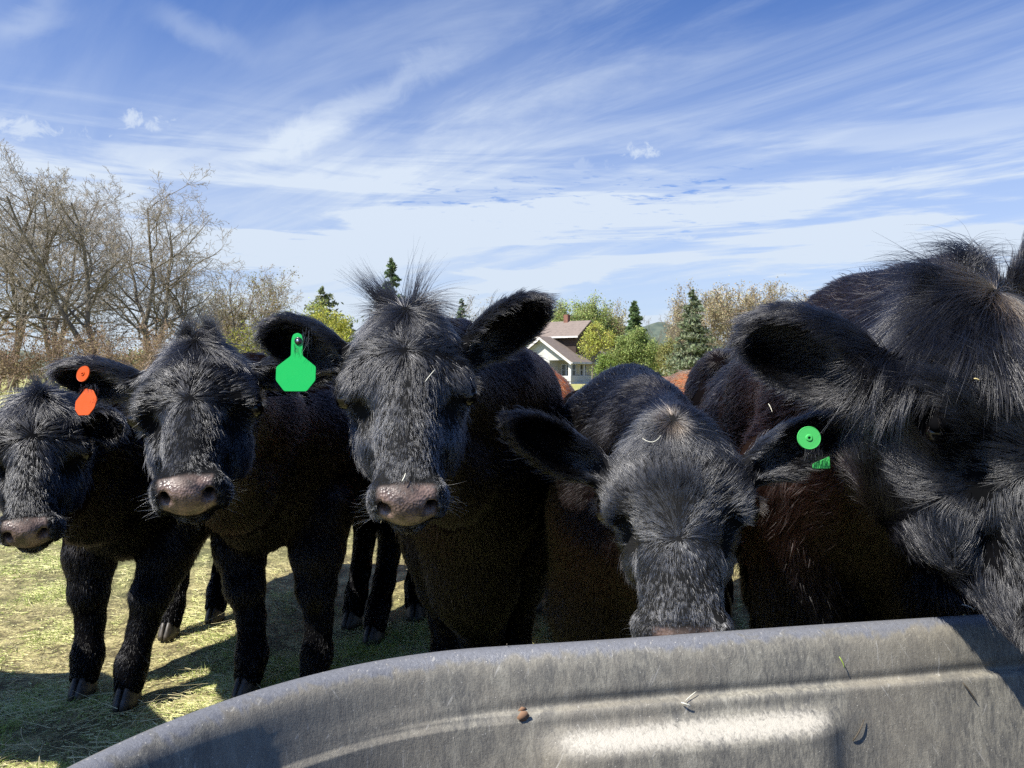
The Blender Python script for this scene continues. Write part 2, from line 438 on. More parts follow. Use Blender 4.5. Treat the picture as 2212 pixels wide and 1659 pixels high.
class Cow:
    def __init__(self, **kw):
        self.__dict__.update(dict(fine=0.006, coarse=0.016, H=1.1, brown=0.25, whorl=0.13, tint=(0.0060, 0.0058, 0.0068), bodyfur=0.018,
                                  facefur=1.0, pollfur=0.045, tuft=[], ears=[], detail=True, tan=0.0, pitchw=(0, -1, 0.3), wide=1.0, group=None,
                                  furred=None, mz=1.0, eyer=1.0, sheen=.018, brow=.22, longto=.03, extra=[], spots=[], hooves=None, legw=.16,  headfat=1.0, ridge=0.5, brownc=(0.026, 0.0105, 0.0075)))
        self.__dict__.update(kw)
        self.build_body()

    def Hd(self, u, v, w): return self.O + self.s * (u * self.Uv * self.wide + v * self.Vv + w * self.Wv)

    def build_body(self):
        poll, nose = np.array(self.poll), np.array(self.nose)
        self.Vv = unit(nose - poll); self.s = np.linalg.norm(nose - poll) / 0.445
        wh = np.array(self.pitchw, float); self.Wv = unit(wh - self.Vv * (wh @ self.Vv)); self.Uv = np.cross(self.Wv, self.Vv)
        self.O = poll
        s = self.s; R = np.stack([self.Uv, self.Vv, self.Wv]); Hd = self.Hd
        W0 = np.array([*self.withers, 0.0]); P0 = np.array([*self.hips, 0.0])
        F = unit(W0 - P0); Sd = np.cross(F, V3(0, 0, 1)); Z = V3(0, 0, 1); BL = np.linalg.norm(W0 - P0)
        self.F, self.Sd, self.W0, self.BL = F, Sd, W0, BL
        h = self.H / 1.1
        def B(f, sd, z): return W0 + F * f * h + Sd * sd * h + Z * z * h
        Lb = BL / h
        hv = self.hooves or [tuple((W0 + F * 0.06 * h + Sd * q * 0.14 * h)[:2]) for q in (1, -1)] + [tuple((P0 + F * 0.02 + Sd * q * 0.15 * h)[:2]) for q in (1, -1)]
        self.hv = hv
        allp = [B(0.3, -.35, 1.1), B(0.3, .35, 0), B(-Lb - .35, .35, 0), B(-Lb - .35, -.35, 0), poll, nose, Hd(0, 0, -.3)] + [np.array([*q, 0.0]) for q in hv] + [np.array(e['tip']) for e in self.ears]
        allp = np.array(allp); lo = allp.min(0) - 0.13; hi = allp.max(0) + 0.13; lo[2] = -0.01
        hp = np.array([Hd(u, v, w) for u in (-.15, .15) for v in (-.06, .50) for w in (-.26, .04)] + [np.array(e['tip']) for e in self.ears])
        fl, fh = hp.min(0) - 0.02, hp.max(0) + 0.02
        Fd = Field(*[axis(lo[i], hi[i], fl[i], fh[i], self.fine, self.coarse) for i in range(3)])
        # trunk
        RB = np.stack([F, Sd, Z])
        Fd.ell(B(-Lb * .42, 0, .73), RB, (Lb * .48 * h, .275 * h, .28 * h), .1)
        Fd.ell(B(-.02, 0, .78), RB, (.25 * h, .215 * h, .27 * h), .1)
        for q in (-1, 1):
            Fd.ell(B(-.02, q * .13, .76), RB, (.17 * h, .10 * h, .23 * h), .06)
            Fd.ell(B(-Lb * .98, q * .13, .76), RB, (.25 * h, .14 * h, .25 * h), .08)
            Fd.cone(B(-Lb * .82, q * .15, .96), B(-Lb * 1.0, q * .08, .93), .05 * h, .05 * h, .08)
        Fd.cone(B(0, 0, 1.01), B(-Lb * .5, 0, .985), .075 * h, .09 * h, .07)
        Fd.cone(B(-Lb * .5, 0, .985), B(-Lb * 1.0, 0, .97), .09 * h, .08 * h, .07)
        Fd.ell(B(.17, 0, .66), RB, (.14 * h, .12 * h, .17 * h), .08)
        for pa, pb, ra, rb in self.extra: Fd.cone(pa, pb, ra, rb, .08)
        Fd.cone(B(-Lb * .98 - .17, 0, .92), B(-Lb * .98 - .26, 0, .80), .035 * h, .03 * h, .03); Fd.cone(B(-Lb * .98 - .26, 0, .80), B(-Lb * .98 - .27, 0, .45), .03 * h, .02 * h, .03)
        Fd.cone(B(-Lb * .98 - .27, 0, .45), B(-Lb * .98 - .26, 0, .28), .04 * h, .025 * h, .03)
        # neck
        nm = (B(.06, 0, .90) + Hd(0, .06, -.17)) / 2 + V3(0, 0, -.01)
        Fd.cone(B(-.02, 0, .86), nm, .20 * h, .135 * s, .12); Fd.cone(nm, Hd(0, .09, -.15), .135 * s, .105 * s, .08)
        lowm = (B(.2, 0, .62) + Hd(0, .18, -.21)) / 2 + V3(0, 0, -.03)
        Fd.cone(B(.14, 0, .66), lowm, .14 * h, .080 * s, .13); Fd.cone(lowm, Hd(0, .17, -.19), .080 * s, .055 * s, .08)
        Fd.cone(B(0, 0, 1.0), (B(0, 0, 1.02) + Hd(0, .0, -.12)) / 2, .08 * h, .07 * s, .07)
        Fd.cone((B(0, 0, 1.02) + Hd(0, .0, -.12)) / 2, Hd(0, .02, -.11), .07 * s, .06 * s, .05)
        # legs
        self.hoofpts = []
        for i, q in enumerate(hv):
            sd = 1 if i % 2 == 0 else -1
            g = np.array([*q, 0.0])
            if i < 2:
                sh = B(.04, sd * self.legw, .60); kn = g * .62 + (sh * V3(1, 1, 0)) * .38 + Z * .34 * h + F * .015
                pts = [(sh, .118), (sh * .5 + kn * .5 + F * .01, .088), (kn, .062), (kn * .5 + g * .5 + Z * .07 * h - F * .015, .044), (g + Z * .125 * h, .049), (g + F * .02 + Z * .06 * h, .048)]
            else:
                hp_ = B(-Lb * .97, sd * .15, .66); st = B(-Lb * .86, sd * .17, .52); hk = g * .9 + hp_ * V3(1, 1, 0) * .1 - F * .09 * h + Z * .40 * h
                pts = [(hp_, .15), (st * .5 + hk * .5 + F * .03 + Z * .04, .095), (hk, .055), (hk * .45 + g * .55 + Z * .03, .042), (g + Z * .125 * h - F * .01, .045), (g + F * .02 + Z * .06 * h, .048)]
            for (a, ra), (b, rb) in zip(pts[:-1], pts[1:]): Fd.cone(a, b, ra * h, rb * h, .03)
            self.hoofpts.append((g + F * .03, unit(F)))
        # head
        fat = self.headfat
        Fd.ell(Hd(0, .09, -.085), R, (.098 * s * fat, .115 * s, .085 * s), .03)
        Fd.ell(Hd(0, .015, -.07), R, (.062 * s, .05 * s, .055 * s), .035)
        Fd.ell(Hd(0, .125, -.060), R, (.098 * s * fat, .105 * s, .052 * s), .03)
        mz = self.mz
        for q in ((-1, 1) if mz > 1.05 else (0,)):
            o_ = q * .055 * (mz - 1) * 1.6
            Fd.cone(Hd(o_, .14, -.085), Hd(o_, .26, -.078), .082 * s, .062 * s, .03)
            Fd.cone(Hd(o_, .26, -.078), Hd(o_, .37, -.066), .060 * s, .053 * s, .02)
        Fd.cone(Hd(0, .17, -.055), Hd(0, .35, -.04), .045 * s, .030 * s, .025)
        Fd.cone(Hd(0, .16, -.18), Hd(0, .38, -.112), .058 * s, .036 * s, .04)
        Fd.ell(Hd(0, .395, -.066), R, (.064 * s * mz, .055 * s, .052 * s), .02)
        Fd.ell(Hd(0, .418, -.050), R, (.046 * s, .030 * s, .034 * s), .015)
        Fd.ell(Hd(0, .410, -.115), R, (.040 * s, .034 * s, .022 * s), .012)
        for q in (-1, 1):
            Fd.ell(Hd(q * .090 * fat, .158, -.074), R, (.030 * s, .050 * s, .036 * s), .035)      # brow over the eye
            Fd.ell(Hd(q * .072, .20, -.145), R, (.036 * s, .105 * s, .065 * s), .035)
            Fd.cone(Hd(q * .050, .15, -.205), Hd(q * .026, .37, -.118), .044 * s, .028 * s, .03)
            Fd.ell(Hd(q * .046 * mz, .404, -.052), R, (.025 * s, .030 * s, .033 * s), .015)
            Fd.ell(Hd(q * .052 * mz, .395, -.088), R, (.024 * s, .034 * s, .030 * s), .015)
            Fd.ell(Hd(q * .094, .232, -.066), R, (.022 * s, .040 * s, .020 * s), .03, True)     # hollow below the eye
            Fd.ell(Hd(q * .117 * fat, .178, -.074), R, (.021 * s, .022 * s, .020 * s), .008, True)
        if self.detail:
            for q in (-1, 1):
                Fd.cone(Hd(q * .104, .165, -.058), Hd(q * .122, .176, -.066), .010 * s, .009 * s, .012)
                # comma-shaped nostril
                Fd.cone(Hd(q * .036, .444, -.040), Hd(q * .050, .438, -.022), .0110 * s, .0085 * s, .004, True)
                Fd.cone(Hd(q * .036, .442, -.040), Hd(q * .062, .430, -.056), .0105 * s, .0050 * s, .004, True)
                Fd.cone(Hd(q * .040, .438, -.038), Hd(q * .036, .395, -.050), .0125 * s, .010 * s, .003, True)
            Fd.cone(Hd(-.05, .452, -.104), Hd(.05, .452, -.104), .006 * s, .006 * s, .008, True)
        # ears
        self.eardat = []
        for e in self.ears:
            b = Hd(e['side'] * .098 * fat, e.get('v', .055), -.105); tip = np.array(e['tip']); a = unit(tip - b); L = np.linalg.norm(tip - b)
            n = np.array(e['open'], float); n = unit(n - a * (n @ a)); wv = np.cross(a, n); W = e['w']
            Re = np.stack([a, wv, n])
            Fd.cone(b - a * .02, b + a * L * .30, .036 * s, .030 * s, .03)
            c = b + a * L * .56
            Fd.ell(c, Re, (L * .46, W * .5, .038 * s), .02)
            Fd.ell(b + a * L * .42, Re, (L * .32, W * .36, .034 * s), .02)
            Fd.ell(c + n * .030 * s + a * .0, Re, (L * .40, W * .41, .055 * s), .010, True)
            Fd.ell(b + a * L * .36 + n * .03 * s, Re, (L * .24, W * .25, .040 * s), .012, True)
            self.eardat.append((b, a, L, n, wv, W))
        v, q = Fd.mesh()
        del Fd
        self.v, self.q, self.n = v, q, vnormals(v, q)

    def fields(self):
        v, n = self.v, self.n; s = self.s; h = self.H / 1.1; N = len(v)
        rel = (v - self.O) / s
        hu, hv_, hw = rel @ self.Uv / self.wide, rel @ self.Vv, rel @ self.Wv
        head = sstep(hw, -.25, -.19) * sstep(hv_, -.03, .01) * (np.abs(hu) < .17) * (hv_ < .52) * (hw < .1)
        front = head * sstep(hw, -.16, -.06)
        rb = v - self.W0; bf, bs, bz = rb @ self.F, rb @ self.Sd, rb[:, 2]
        ln = np.full(N, self.bodyfur); lift = np.full(N, .20); dens = np.ones(N)
        # body flow
        back = sstep(bf, .15, -.1)
        hb = self.Hd(0, .05, -.15); nd = unit(self.W0 + V3(0, 0, .95 * h) - hb)
        D = (-self.F * .9 + V3(0, 0, -.45))[None] * back[:, None] + (nd * .9 + V3(0, 0, -.55))[None] * (1 - back)[:, None]
        leg = sstep(bz, .62 * h, .45 * h)[:, None]
        D = D * (1 - leg) + V3(0, 0, -1)[None] * leg
        ln = ln * (1 - .5 * sstep(bz, .45 * h, .2 * h)); 
        under = sstep(-n[:, 2], .2, .8); ln = ln * (1 + .25 * under)
        D = D + wobble(v, 7.0, 3, 2) * .55
        lift += .06 * sstep(bf, 0, .3)
        # face
        wl = self.whorl
        d1 = (hu[:, None] * self.Uv + (hv_ - wl)[:, None] * self.Vv)
        d2 = (hu[:, None] * self.Uv + (hv_ - .015)[:, None] * self.Vv + (hw + .05)[:, None] * self.Wv * .5)
        r1 = np.hypot(hu, hv_ - wl); r2 = np.hypot(hu * .75, hv_ - .015)
        mid = self.ridge * wl
        k2 = sstep(hv_, mid + .004, mid - .004)[:, None]
        d1 = d1 / (r1[:, None] + .004) + np.where((hv_ > wl)[:, None], self.Vv * .9, 0) + np.sign(hu)[:, None] * self.Uv * .15
        d2 = d2 / (r2[:, None] + .004)
        FD = d1 * (1 - k2) + d2 * k2 + wobble(v, 22.0, 5, 2) * .16
        D = D * (1 - head)[:, None] + FD * head[:, None]
        fl = (.016 - .007 * sstep(hv_, .18, .33) - .004 * sstep(hv_, .36, .40)) * self.facefur
        fl = fl + (self.pollfur - .022) * sstep(hv_, mid + self.longto, .0) * sstep(hw, -.16, -.08)
        fl = np.where(hw < -.1, fl * 1.1 + .003, fl)
        ln = ln * (1 - head) + fl * head
        lift = lift * (1 - head) + (.11 + .12 * sstep(hv_, .1, .0) + .10 * sstep(hv_, .30, .40)) * head
        # near the whorls hair stands out
        lift += head * (.20 * sstep(r1, .02, .003) + .35 * sstep(r2, .025, .004))
        dens += head * (.30 + .30 * sstep(hv_, .2, .35))
        earm = np.zeros(N); inner = np.zeros(N)
        for (b, a, L, nn, wv, W) in self.eardat:
            r = v - b; t = r @ a / L; wd = r @ wv / (W * .5); hn = r @ nn
            m = sstep(t, .10, .28) * (t < 1.15) * (np.abs(wd) < 1.3) * (np.abs(hn) < .075 * s)
            ins_ = m * sstep(n @ nn, .0, .35) * (hn < .02 * s)
            edge = sstep(np.abs(wd), .55, .95) + sstep(t, .75, .98)
            ED = a[None] * (1.0 - .2 * np.abs(wd))[:, None] + wv[None] * (wd * .55)[:, None] + V3(0, 0, -.25)[None] + wobble(v, 40.0, 9, 2) * .28
            # inside hairs comb out over the rim
            ED = ED + nn[None] * (ins_ * .3)[:, None]
            D = D * (1 - m)[:, None] + ED * m[:, None]
            ln = ln * (1 - m) + (.015 + .013 * np.clip(edge, 0, 1) - .007 * ins_ * sstep(t, .3, .45) + .012 * ins_ * sstep(t, .45, .2)) * m * self.earfur_scale() + 0
            lift = lift * (1 - m) + (.24 + .35 * ins_ * (1 - np.clip(edge, 0, 1))) * m
            earm = np.maximum(earm, m); inner = np.maximum(inner, ins_)
            dens = dens * (1 - ins_ * .35)
        # nose pad
        pe = sstep(np.abs(hu) / .050, 1.05, .85)
        pad = head * sstep(hv_ * .78 + hw * .62, .288, .296) * pe * sstep(hw, -.106, -.100) * sstep(hw, -.004, -.022 - .0)
        pad = pad * sstep(hv_, .395, .405)
        nostr = 0
        dens = dens * (1 - np.clip(pad * 1.6, 0, 1))
        er = np.minimum(np.linalg.norm(rel - np.array([self.rl(1)]), axis=1), np.linalg.norm(rel - np.array([self.rl(-1)]), axis=1))
        dens = dens * sstep(er, .023, .032)
        ln = ln * (1 - .5 * sstep(er, .045, .022))
        dens = np.where(bz < .055, 0, dens)
        # colour
        base = np.array(self.tint); col = np.repeat(base[None], N, 0)
        pt = np.clip(wobble(v, 5.0, 21, 3)[:, 0] * .8 + .45, 0, 1)
        spot = sum([am * np.exp(-(np.linalg.norm(v - np.asarray(pc), axis=1) / rd_) ** 2) for pc, rd_, am in self.spots], np.zeros(N))
        bm = np.clip((self.brown + spot) * (1 - head) * (1 - earm) * (0.2 + pt) * sstep(bz, .35 * h, .6 * h) * .8, 0, 1)[:, None]
        col = col * (1 - bm) + np.array(self.brownc)[None] * bm
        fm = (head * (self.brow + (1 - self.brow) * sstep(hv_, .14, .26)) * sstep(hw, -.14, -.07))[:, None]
        col = col * (1 - fm) + np.array([.95, .98, 1.05])[None] * self.sheen * fm  # greyer short face hair, with sunlit sheen painted into its colour
        if self.tan > 0:
            tm = (self.tan * head * sstep(np.hypot(hu, hv_ - .012), .026, .006))[:, None]
            col = col * (1 - tm) + np.array([.22, .145, .085])[None] * tm
        D -= n * (D * n).sum(1)[:, None]; D /= np.linalg.norm(D, axis=1)[:, None] + 1e-9
        gloss = np.clip(.12 + .9 * head + .55 * earm + .25 * sstep(n[:, 2], .1, .7), 0, 1)
        self.f = dict(gloss=gloss, ln=ln, lift=lift, dens=dens, D=D, col=col, pad=pad)
        self.hc = (hu, hv_, hw, head)
    def earfur_scale(self): return getattr(self, 'earfur', 1.0)
    def rl(self, q): return (q * .117 * self.headfat * self.wide * self.Uv + .178 * self.Vv - .072 * self.Wv)

    def link(self):
        self.fields()
        root = empty('cow', tuple(self.W0)); self.root = root
        tag(root, self.label, 'cow', self.group)
        v = self.v - self.W0
        skin = np.minimum(self.f['col'], .024) * .55 if self.tint[0] < .05 else self.f['col'] * .8
        body = mesh_np('body', v, self.q, hide_material(), root, True, {'skin': skin, 'pad': self.f['pad']})
        s = self.s
        for q in (-1, 1):
            if not self.detail: break
            c = self.Hd(q * .1045 * self.headfat, .178, -.078) - self.W0
            o = ball('eye', c, .0205 * s * self.eyer, eye_mat, root)
        for g, F in self.hoofpts:
            m = MB(); Sx = np.cross(F, V3(0, 0, 1)); hs = self.H / 1.1
            for q in (-1, 1):
                ol = np.array([(-.035, -.004), (-.03, .030), (.0, .037), (.035, .032), (.066, .014), (.072, .0), (.06, -.005), (.0, -.006)]) * hs
                ol = ol * np.array([1, q]); n = len(ol)
                rings = []
                for z, k, dx in ((0.0, 1.0, 0), (.02, .97, -.004), (.05, .80, -.014), (.072, .66, -.022)):
                    cc = ol.mean(0); p = cc + (ol - cc) * k + np.array([dx, q * .004])
                    rings.append((g - self.W0) + p[:, :1] * F + p[:, 1:] * Sx + V3(0, 0, z * hs + .001))
                vs = np.concatenate(rings + [[rings[0].mean(0)], [rings[-1].mean(0)]])
                qd = [(i * n + j, i * n + (j + 1) % n, (i + 1) * n + (j + 1) % n, (i + 1) * n + j) for i in range(3) for j in range(n)]
                t = [(4 * n, (j + 1) % n, j) for j in range(n)] + [(4 * n + 1, 3 * n + j, 3 * n + (j + 1) % n) for j in range(n)]
                m.add(vs, qd, t)
            m.build('hoof', hoof_mat, root, True)

def ball(name, c, r, mat, parent, n=20, squash=None):
    a = np.linspace(0, math.pi, n // 2 + 1); b = np.linspace(0, 2 * math.pi, n, endpoint=False)
    v = np.array([[math.sin(x) * math.cos(y), math.sin(x) * math.sin(y), math.cos(x)] for x in a for y in b]) * r
    if squash is not None: v = v @ np.asarray(squash)
    q = [(i * n + j, (i + 1) * n + j, (i + 1) * n + (j + 1) % n, i * n + (j + 1) % n) for i in range(n // 2) for j in range(n)]
    return mesh_np(name, v + c, q, mat, parent, True)

# ---- fur
VIEWS = [(-0.45, 0.0, CAM_H + .1), (0.0, 0.0, CAM_H), (0.45, 0.0, CAM_H + .1)]
GW, GH, GF = 300, 225, 300 * FPX / 2212.0
def proj(p, vp):
    d = p[:, 1] - vp[1]
    return GW / 2 + (p[:, 0] - vp[0]) / np.maximum(d, .05) * GF, GH * .489 - (p[:, 2] - vp[2]) / np.maximum(d, .05) * GF, d
depthmaps = []
def make_depth(pts):
    for vp in VIEWS:
        x, y, d = proj(pts, vp); m = np.full((GH + 4, GW + 4), 99.0)
        ix, iy = x.astype(int), y.astype(int); ok = (ix >= 0) & (ix < GW) & (iy >= 0) & (iy < GH) & (d > .1)
        for ox in (0, 1, 2):
            for oy in (0, 1, 2): np.minimum.at(m, (iy[ok] + oy, ix[ok] + ox), d[ok])
        depthmaps.append(m)
def visible(p, n, tol=0.10):
    vis = np.zeros(len(p), bool)
    for vp, m in zip(VIEWS, depthmaps):
        x, y, d = proj(p, vp); ix, iy = x.astype(int), y.astype(int)
        ok = (ix >= -25) & (ix < GW + 25) & (iy >= -10) & (iy < GH + 12) & (d > .1)
        tv = np.array(vp) - p; tv /= np.linalg.norm(tv, axis=1)[:, None]
        face = (tv * n).sum(1) > -.35
        md = m[np.clip(iy, 0, GH - 1) + 1, np.clip(ix, 0, GW - 1) + 1]
        vis |= ok & face & (d < md + tol)
    return vis

def hair_object(name, P, rad, col, parent, origin, gloss=None):
    """P (N,K,3), rad (N,K), col (N,3)"""
    N, K = P.shape[:2]
    hc = bpy.data.hair_curves.new(name)
    hc.add_curves([K] * N)
    hc.attributes['position'].data.foreach_set('vector', np.ascontiguousarray(P - origin, dtype=np.float32).ravel())
    a = hc.attributes.new('radius', 'FLOAT', 'POINT'); a.data.foreach_set('value', np.ascontiguousarray(rad, dtype=np.float32).ravel())
    a = hc.attributes.new('tint', 'FLOAT_COLOR', 'CURVE'); a.data.foreach_set('color', np.c_[col, np.ones(N)].astype(np.float32).ravel())
    a = hc.attributes.new('gloss', 'FLOAT', 'CURVE'); a.data.foreach_set('value', np.ascontiguousarray(np.ones(N) * .9 if gloss is None else gloss, dtype=np.float32))
    hc.materials.append(fur_material())
    o = bpy.data.objects.new(name, hc); S.collection.objects.link(o); o.parent = parent
    return o

def grow(cow, seed, K=5):
    r = np.random.default_rng(seed)
    v, q, n, f = cow.v, cow.q, cow.n, cow.f
    tri = np.concatenate([q[:, [0, 1, 2]], q[:, [0, 2, 3]]])
    a = v[tri[:, 0]]; ar = .5 * np.linalg.norm(np.cross(v[tri[:, 1]] - a, v[tri[:, 2]] - a), axis=1)
    cen = v[tri].mean(1); cn = n[tri].mean(1)
    vis = visible(cen, cn) if cow.furred is None else np.ones(len(cen), bool)
    dist = np.linalg.norm(cen - np.array([0, 0, CAM_H]), axis=1)
    dn = 560e3 * QF / np.clip(dist, .9, 6) ** 2
    L = f['ln'][tri].mean(1)
    dn *= np.clip((.018 / np.maximum(L, .006)) ** .55, .55, 2.0)
    wgt = ar * dn * f['dens'][tri].mean(1) * np.where(vis, 1.0, 0.012) * (cow.furred or 1.0)
    cnt = r.poisson(wgt); ti = np.repeat(np.arange(len(tri)), cnt); N = len(ti)
    u = r.random((N, 2)); fl = u.sum(1) > 1; u[fl] = 1 - u[fl]; bw = np.c_[1 - u.sum(1), u]
    T = tri[ti]
    def ip(x): return (x[T] * (bw[:, :, None] if x.ndim == 2 else bw)).sum(1)
    root = ip(v); nn = ip(n); nn /= np.linalg.norm(nn, axis=1)[:, None]
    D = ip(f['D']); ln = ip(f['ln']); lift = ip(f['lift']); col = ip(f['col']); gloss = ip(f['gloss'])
    D += wobble(root, 45.0, seed + 1, 2) * .20 + r.normal(size=D.shape) * .07
    D -= nn * (D * nn).sum(1)[:, None]; D /= np.linalg.norm(D, axis=1)[:, None] + 1e-9
    ln = ln * np.clip(r.normal(1.0, .22, N), .45, 1.7)
    # locks: neighbouring hairs share a cell and lean to its centre
    cell = np.clip(ln * .55, .006, .022); cq = .006 * 1.6 ** np.round(np.log(cell / .006) / np.log(1.6))
    rj = root + wobble(root, 130.0, seed + 2, 1) * cq[:, None] * .35 + r.normal(size=root.shape) * cq[:, None] * .12
    ci = np.floor(rj / cq[:, None]).astype(np.int64)
    hs = (ci[:, 0] * 73856093) ^ (ci[:, 1] * 19349663) ^ (ci[:, 2] * 83492791) ^ (cq * 1e6).astype(np.int64)
    def hr(k):
        x = (hs * 2654435761 + k * 40503 * 7919) & 0xFFFFFFFF
        x = ((x ^ (x >> 15)) * 2246822519) & 0xFFFFFFFF; x = ((x ^ (x >> 13)) * 3266489917) & 0xFFFFFFFF
        return ((x ^ (x >> 16)) & 0xFFFFFF) / float(0xFFFFFF) - .5
    cv = np.stack([hr(1), hr(2), hr(3)], 1)
    pull = ((ci + .5) * cq[:, None] - root) * np.clip(ln / .035, .25, .8)[:, None]
    pull -= nn * (pull * nn).sum(1)[:, None]
    lift = lift * (1 + .5 * hr(4)) + r.normal(0, .05, N)
    ln *= 1 + .35 * hr(5)
    stray = r.random(N) < .025
    lift = np.where(stray, lift + .45, lift); ln = np.where(stray, ln * 1.3, ln)
    t = np.linspace(0, 1, K)[None, :, None]; L3 = ln[:, None, None]
    lf = np.clip(lift, .06, 1.35)[:, None, None]
    base = D[:, None] * np.cos(lf) + nn[:, None] * np.sin(lf)
    P = root[:, None] + L3 * (base * t + (D[:, None] * .25 - nn[:, None] * .30 * np.sin(lf)) * t ** 2)
    P = P + (pull[:, None] + cv[:, None] * L3 * .24) * t ** 1.4
    wave = np.clip((ln - .024) / .03, 0, 1)[:, None, None] * L3 * .16
    P = P + wave * np.sin(t * 5.2 + (hr(6) * 6.28)[:, None, None]) * np.stack([hr(7), hr(8), hr(9)], 1)[:, None] * 1.6 * t
    P[:, :, 2] -= (ln ** 2 * 2.2)[:, None] * (t[:, :, 0] ** 2)
    P -= nn[:, None] * .001
    rr = .00029 * np.clip(dist[ti] / 1.3, .75, 4) * np.clip(r.normal(1, .2, N), .5, 1.6) * np.clip((ln / .018) ** .25, .7, 1.3)
    taper = np.array([1.0, .95, .8, .55, .15])[:K]
    rad = rr[:, None] * taper
    col = col * np.clip(r.normal(1, .18, N), .5, 1.8)[:, None]
    gl = r.random(N) < .004
    col[gl] += np.array([.03, .028, .026])
    return P, rad, np.clip(col, .002, .9), gloss

def strands(roots, dirs, lens, r, width, curl=.3, K=6, grav=.6, col=(.006, .0055, .0065), droop=None):
    N = len(roots); t = np.linspace(0, 1, K)[None, :, None]
    roots = np.asarray(roots); dirs = np.asarray(dirs) / np.linalg.norm(dirs, axis=1)[:, None]
    side = r.normal(size=(N, 3)) * curl
    P = roots[:, None] + lens[:, None, None] * (dirs[:, None] * t + side[:, None] * t ** 2 * .5)
    if droop is not None: P = P + lens[:, None, None] * np.asarray(droop) * t ** 2
    P[:, :, 2] -= (lens * grav)[:, None] * t[:, :, 0] ** 2
    rad = width * np.clip(r.normal(1, .2, N), .5, 1.6)[:, None] * np.linspace(1, .12, K)[None]
    return P, rad, np.repeat(np.array(col)[None], N, 0) * np.clip(r.normal(1, .3, N), .4, 2)[:, None]

def tufts(cow, seed):
    """locks standing on the poll: each (u, v, w, dir_world, length, count, fan, droop_world)"""
    r = np.random.default_rng(seed); out_ = []
    for (u, vv, w_, d, L, N, fan, dr) in cow.tuft:
        c = cow.Hd(u, vv, w_); rt = c + r.normal(size=(N, 3)) * .008 * cow.s
        dd = unit(d)[None] + r.normal(size=(N, 3)) * fan
        out_.append(strands(rt, dd, L * np.clip(r.normal(.85, .2, N), .35, 1.25), r, .00042, .18, 7, .12, cow.tint, dr))
    return out_

def whiskers(cow, seed):
    r = np.random.default_rng(seed); s = cow.s; out_ = []
    for q in (-1, 1):
        n = 34
        a = r.uniform(0, 1, n)
        rt = np.array([cow.Hd(q * (.060 + .008 * r.random()), .375 + .05 * x, -.05 - .06 * r.random()) for x in a])
        dd = np.array([q * cow.Uv * 1.0 + cow.Vv * r.uniform(-.1, .5) + cow.Wv * r.uniform(-.2, .5) for _ in a])
        out_.append(strands(rt, dd, r.uniform(.012, .04, n) * s, r, .00022, .3, 5, .1, (.16, .15, .14)))
        # lashes fan from the upper lid
        n = 46; a = np.linspace(-1, 1, n)
        rt = np.array([cow.Hd(q * (.113 + .004 * (1 - x * x)) * cow.headfat, .166 + .012 * x, -.060 - .008 * x) for x in a])
        dd = np.array([q * cow.Uv * .8 + cow.Wv * .7 + cow.Vv * (.35 * x + .25) for x in a])
        out_.append(strands(rt, dd, r.uniform(.014, .024, n) * s, r, .00032, .10, 5, .25, (.09, .075, .062)))
    # chin
    n = 40
    rt = np.array([cow.Hd(r.uniform(-.035, .035), .40 + .03 * r.random(), -.128) for _ in range(n)])
    out_.append(strands(rt, np.array([cow.Vv * .6 - cow.Wv + r.normal(size=3) * .3 for _ in range(n)]), r.uniform(.01, .03, n), r, .00022, .3, 5, .1, (.08, .075, .07)))
    return out_
def cat_strands(lst, name, cow):
    by = {}
    for P, rad, col in lst: by.setdefault(P.shape[1], []).append((P, rad, col))
    for K, g in by.items():
        hair_object(name, np.concatenate([x[0] for x in g]), np.concatenate([x[1] for x in g]), np.concatenate([x[2] for x in g]), cow.root, cow.W0)

# ------------------------------------------------------------------ the herd
def gxy(x, y): return tuple(G(x, y)[:2])
cows = []
cowA = Cow(label='black calf with a short spiky tuft, face cut by the left edge, front hooves showing',
           poll=U(80, 838, 2.08), nose=U(46, 1150, 1.84), pitchw=(.34, -1, .35), wide=1.0, H=1.03,
           withers=(-1.30, 2.72), hips=(-1.33, 3.75), hooves=[gxy(190, 1490), gxy(285, 1512), gxy(372, 1368), gxy(470, 1335)],
           ears=[dict(side=1, tip=U(262, 915, 2.1), open=(.0, -1, -.45), w=.10), dict(side=-1, tip=U(-120, 900, 2.1), open=(0, -1, -.4), w=.10)],
           whorl=.165, ridge=.45, pollfur=.055, facefur=1.25, brown=.22, headfat=1.08,
           tuft=[(0, -.01, -.03, (-.25, -.1, 1), .055, 220, .14, (0, 0, 0)), (.01, .0, -.01, (-.05, -.5, .3), .06, 260, .4, (0, -.2, -.5))])
cowB = Cow(label='black heifer with looped poll hair and an orange tag in its ear, muzzle turned aside',
           poll=U(420, 722, 1.80), nose=U(394, 1058, 1.50), pitchw=(.20, -1, .42), wide=1.06, H=1.08,
           withers=(-.80, 2.72), hips=(-.52, 3.80), hooves=[gxy(545, 1492), gxy(685, 1490), gxy(768, 1345), gxy(815, 1378)],
           ears=[dict(side=-1, tip=U(122, 806, 1.80), open=(.1, -1, -.75), w=.10), dict(side=1, tip=U(735, 775, 1.85), open=(0, -1, -.4), w=.10)],
           whorl=.20, ridge=.42, pollfur=.040, brown=.2, spots=[(U(720, 860, 2.2), .22, .9), (U(470, 1170, 2.2), .12, .8)], headfat=1.12,
           tuft=[(-.03, -.005, -.04, (-.05, 0, 1), .085, 420, .10, (.35, -.1, -.15)), (.035, -.005, -.04, (-.1, -.1, 1), .085, 520, .10, (-.10, 0, -.1)), (.0, .0, -.03, (.2, -.2, 1), .07, 300, .14, (.35, -.1, -.6))])
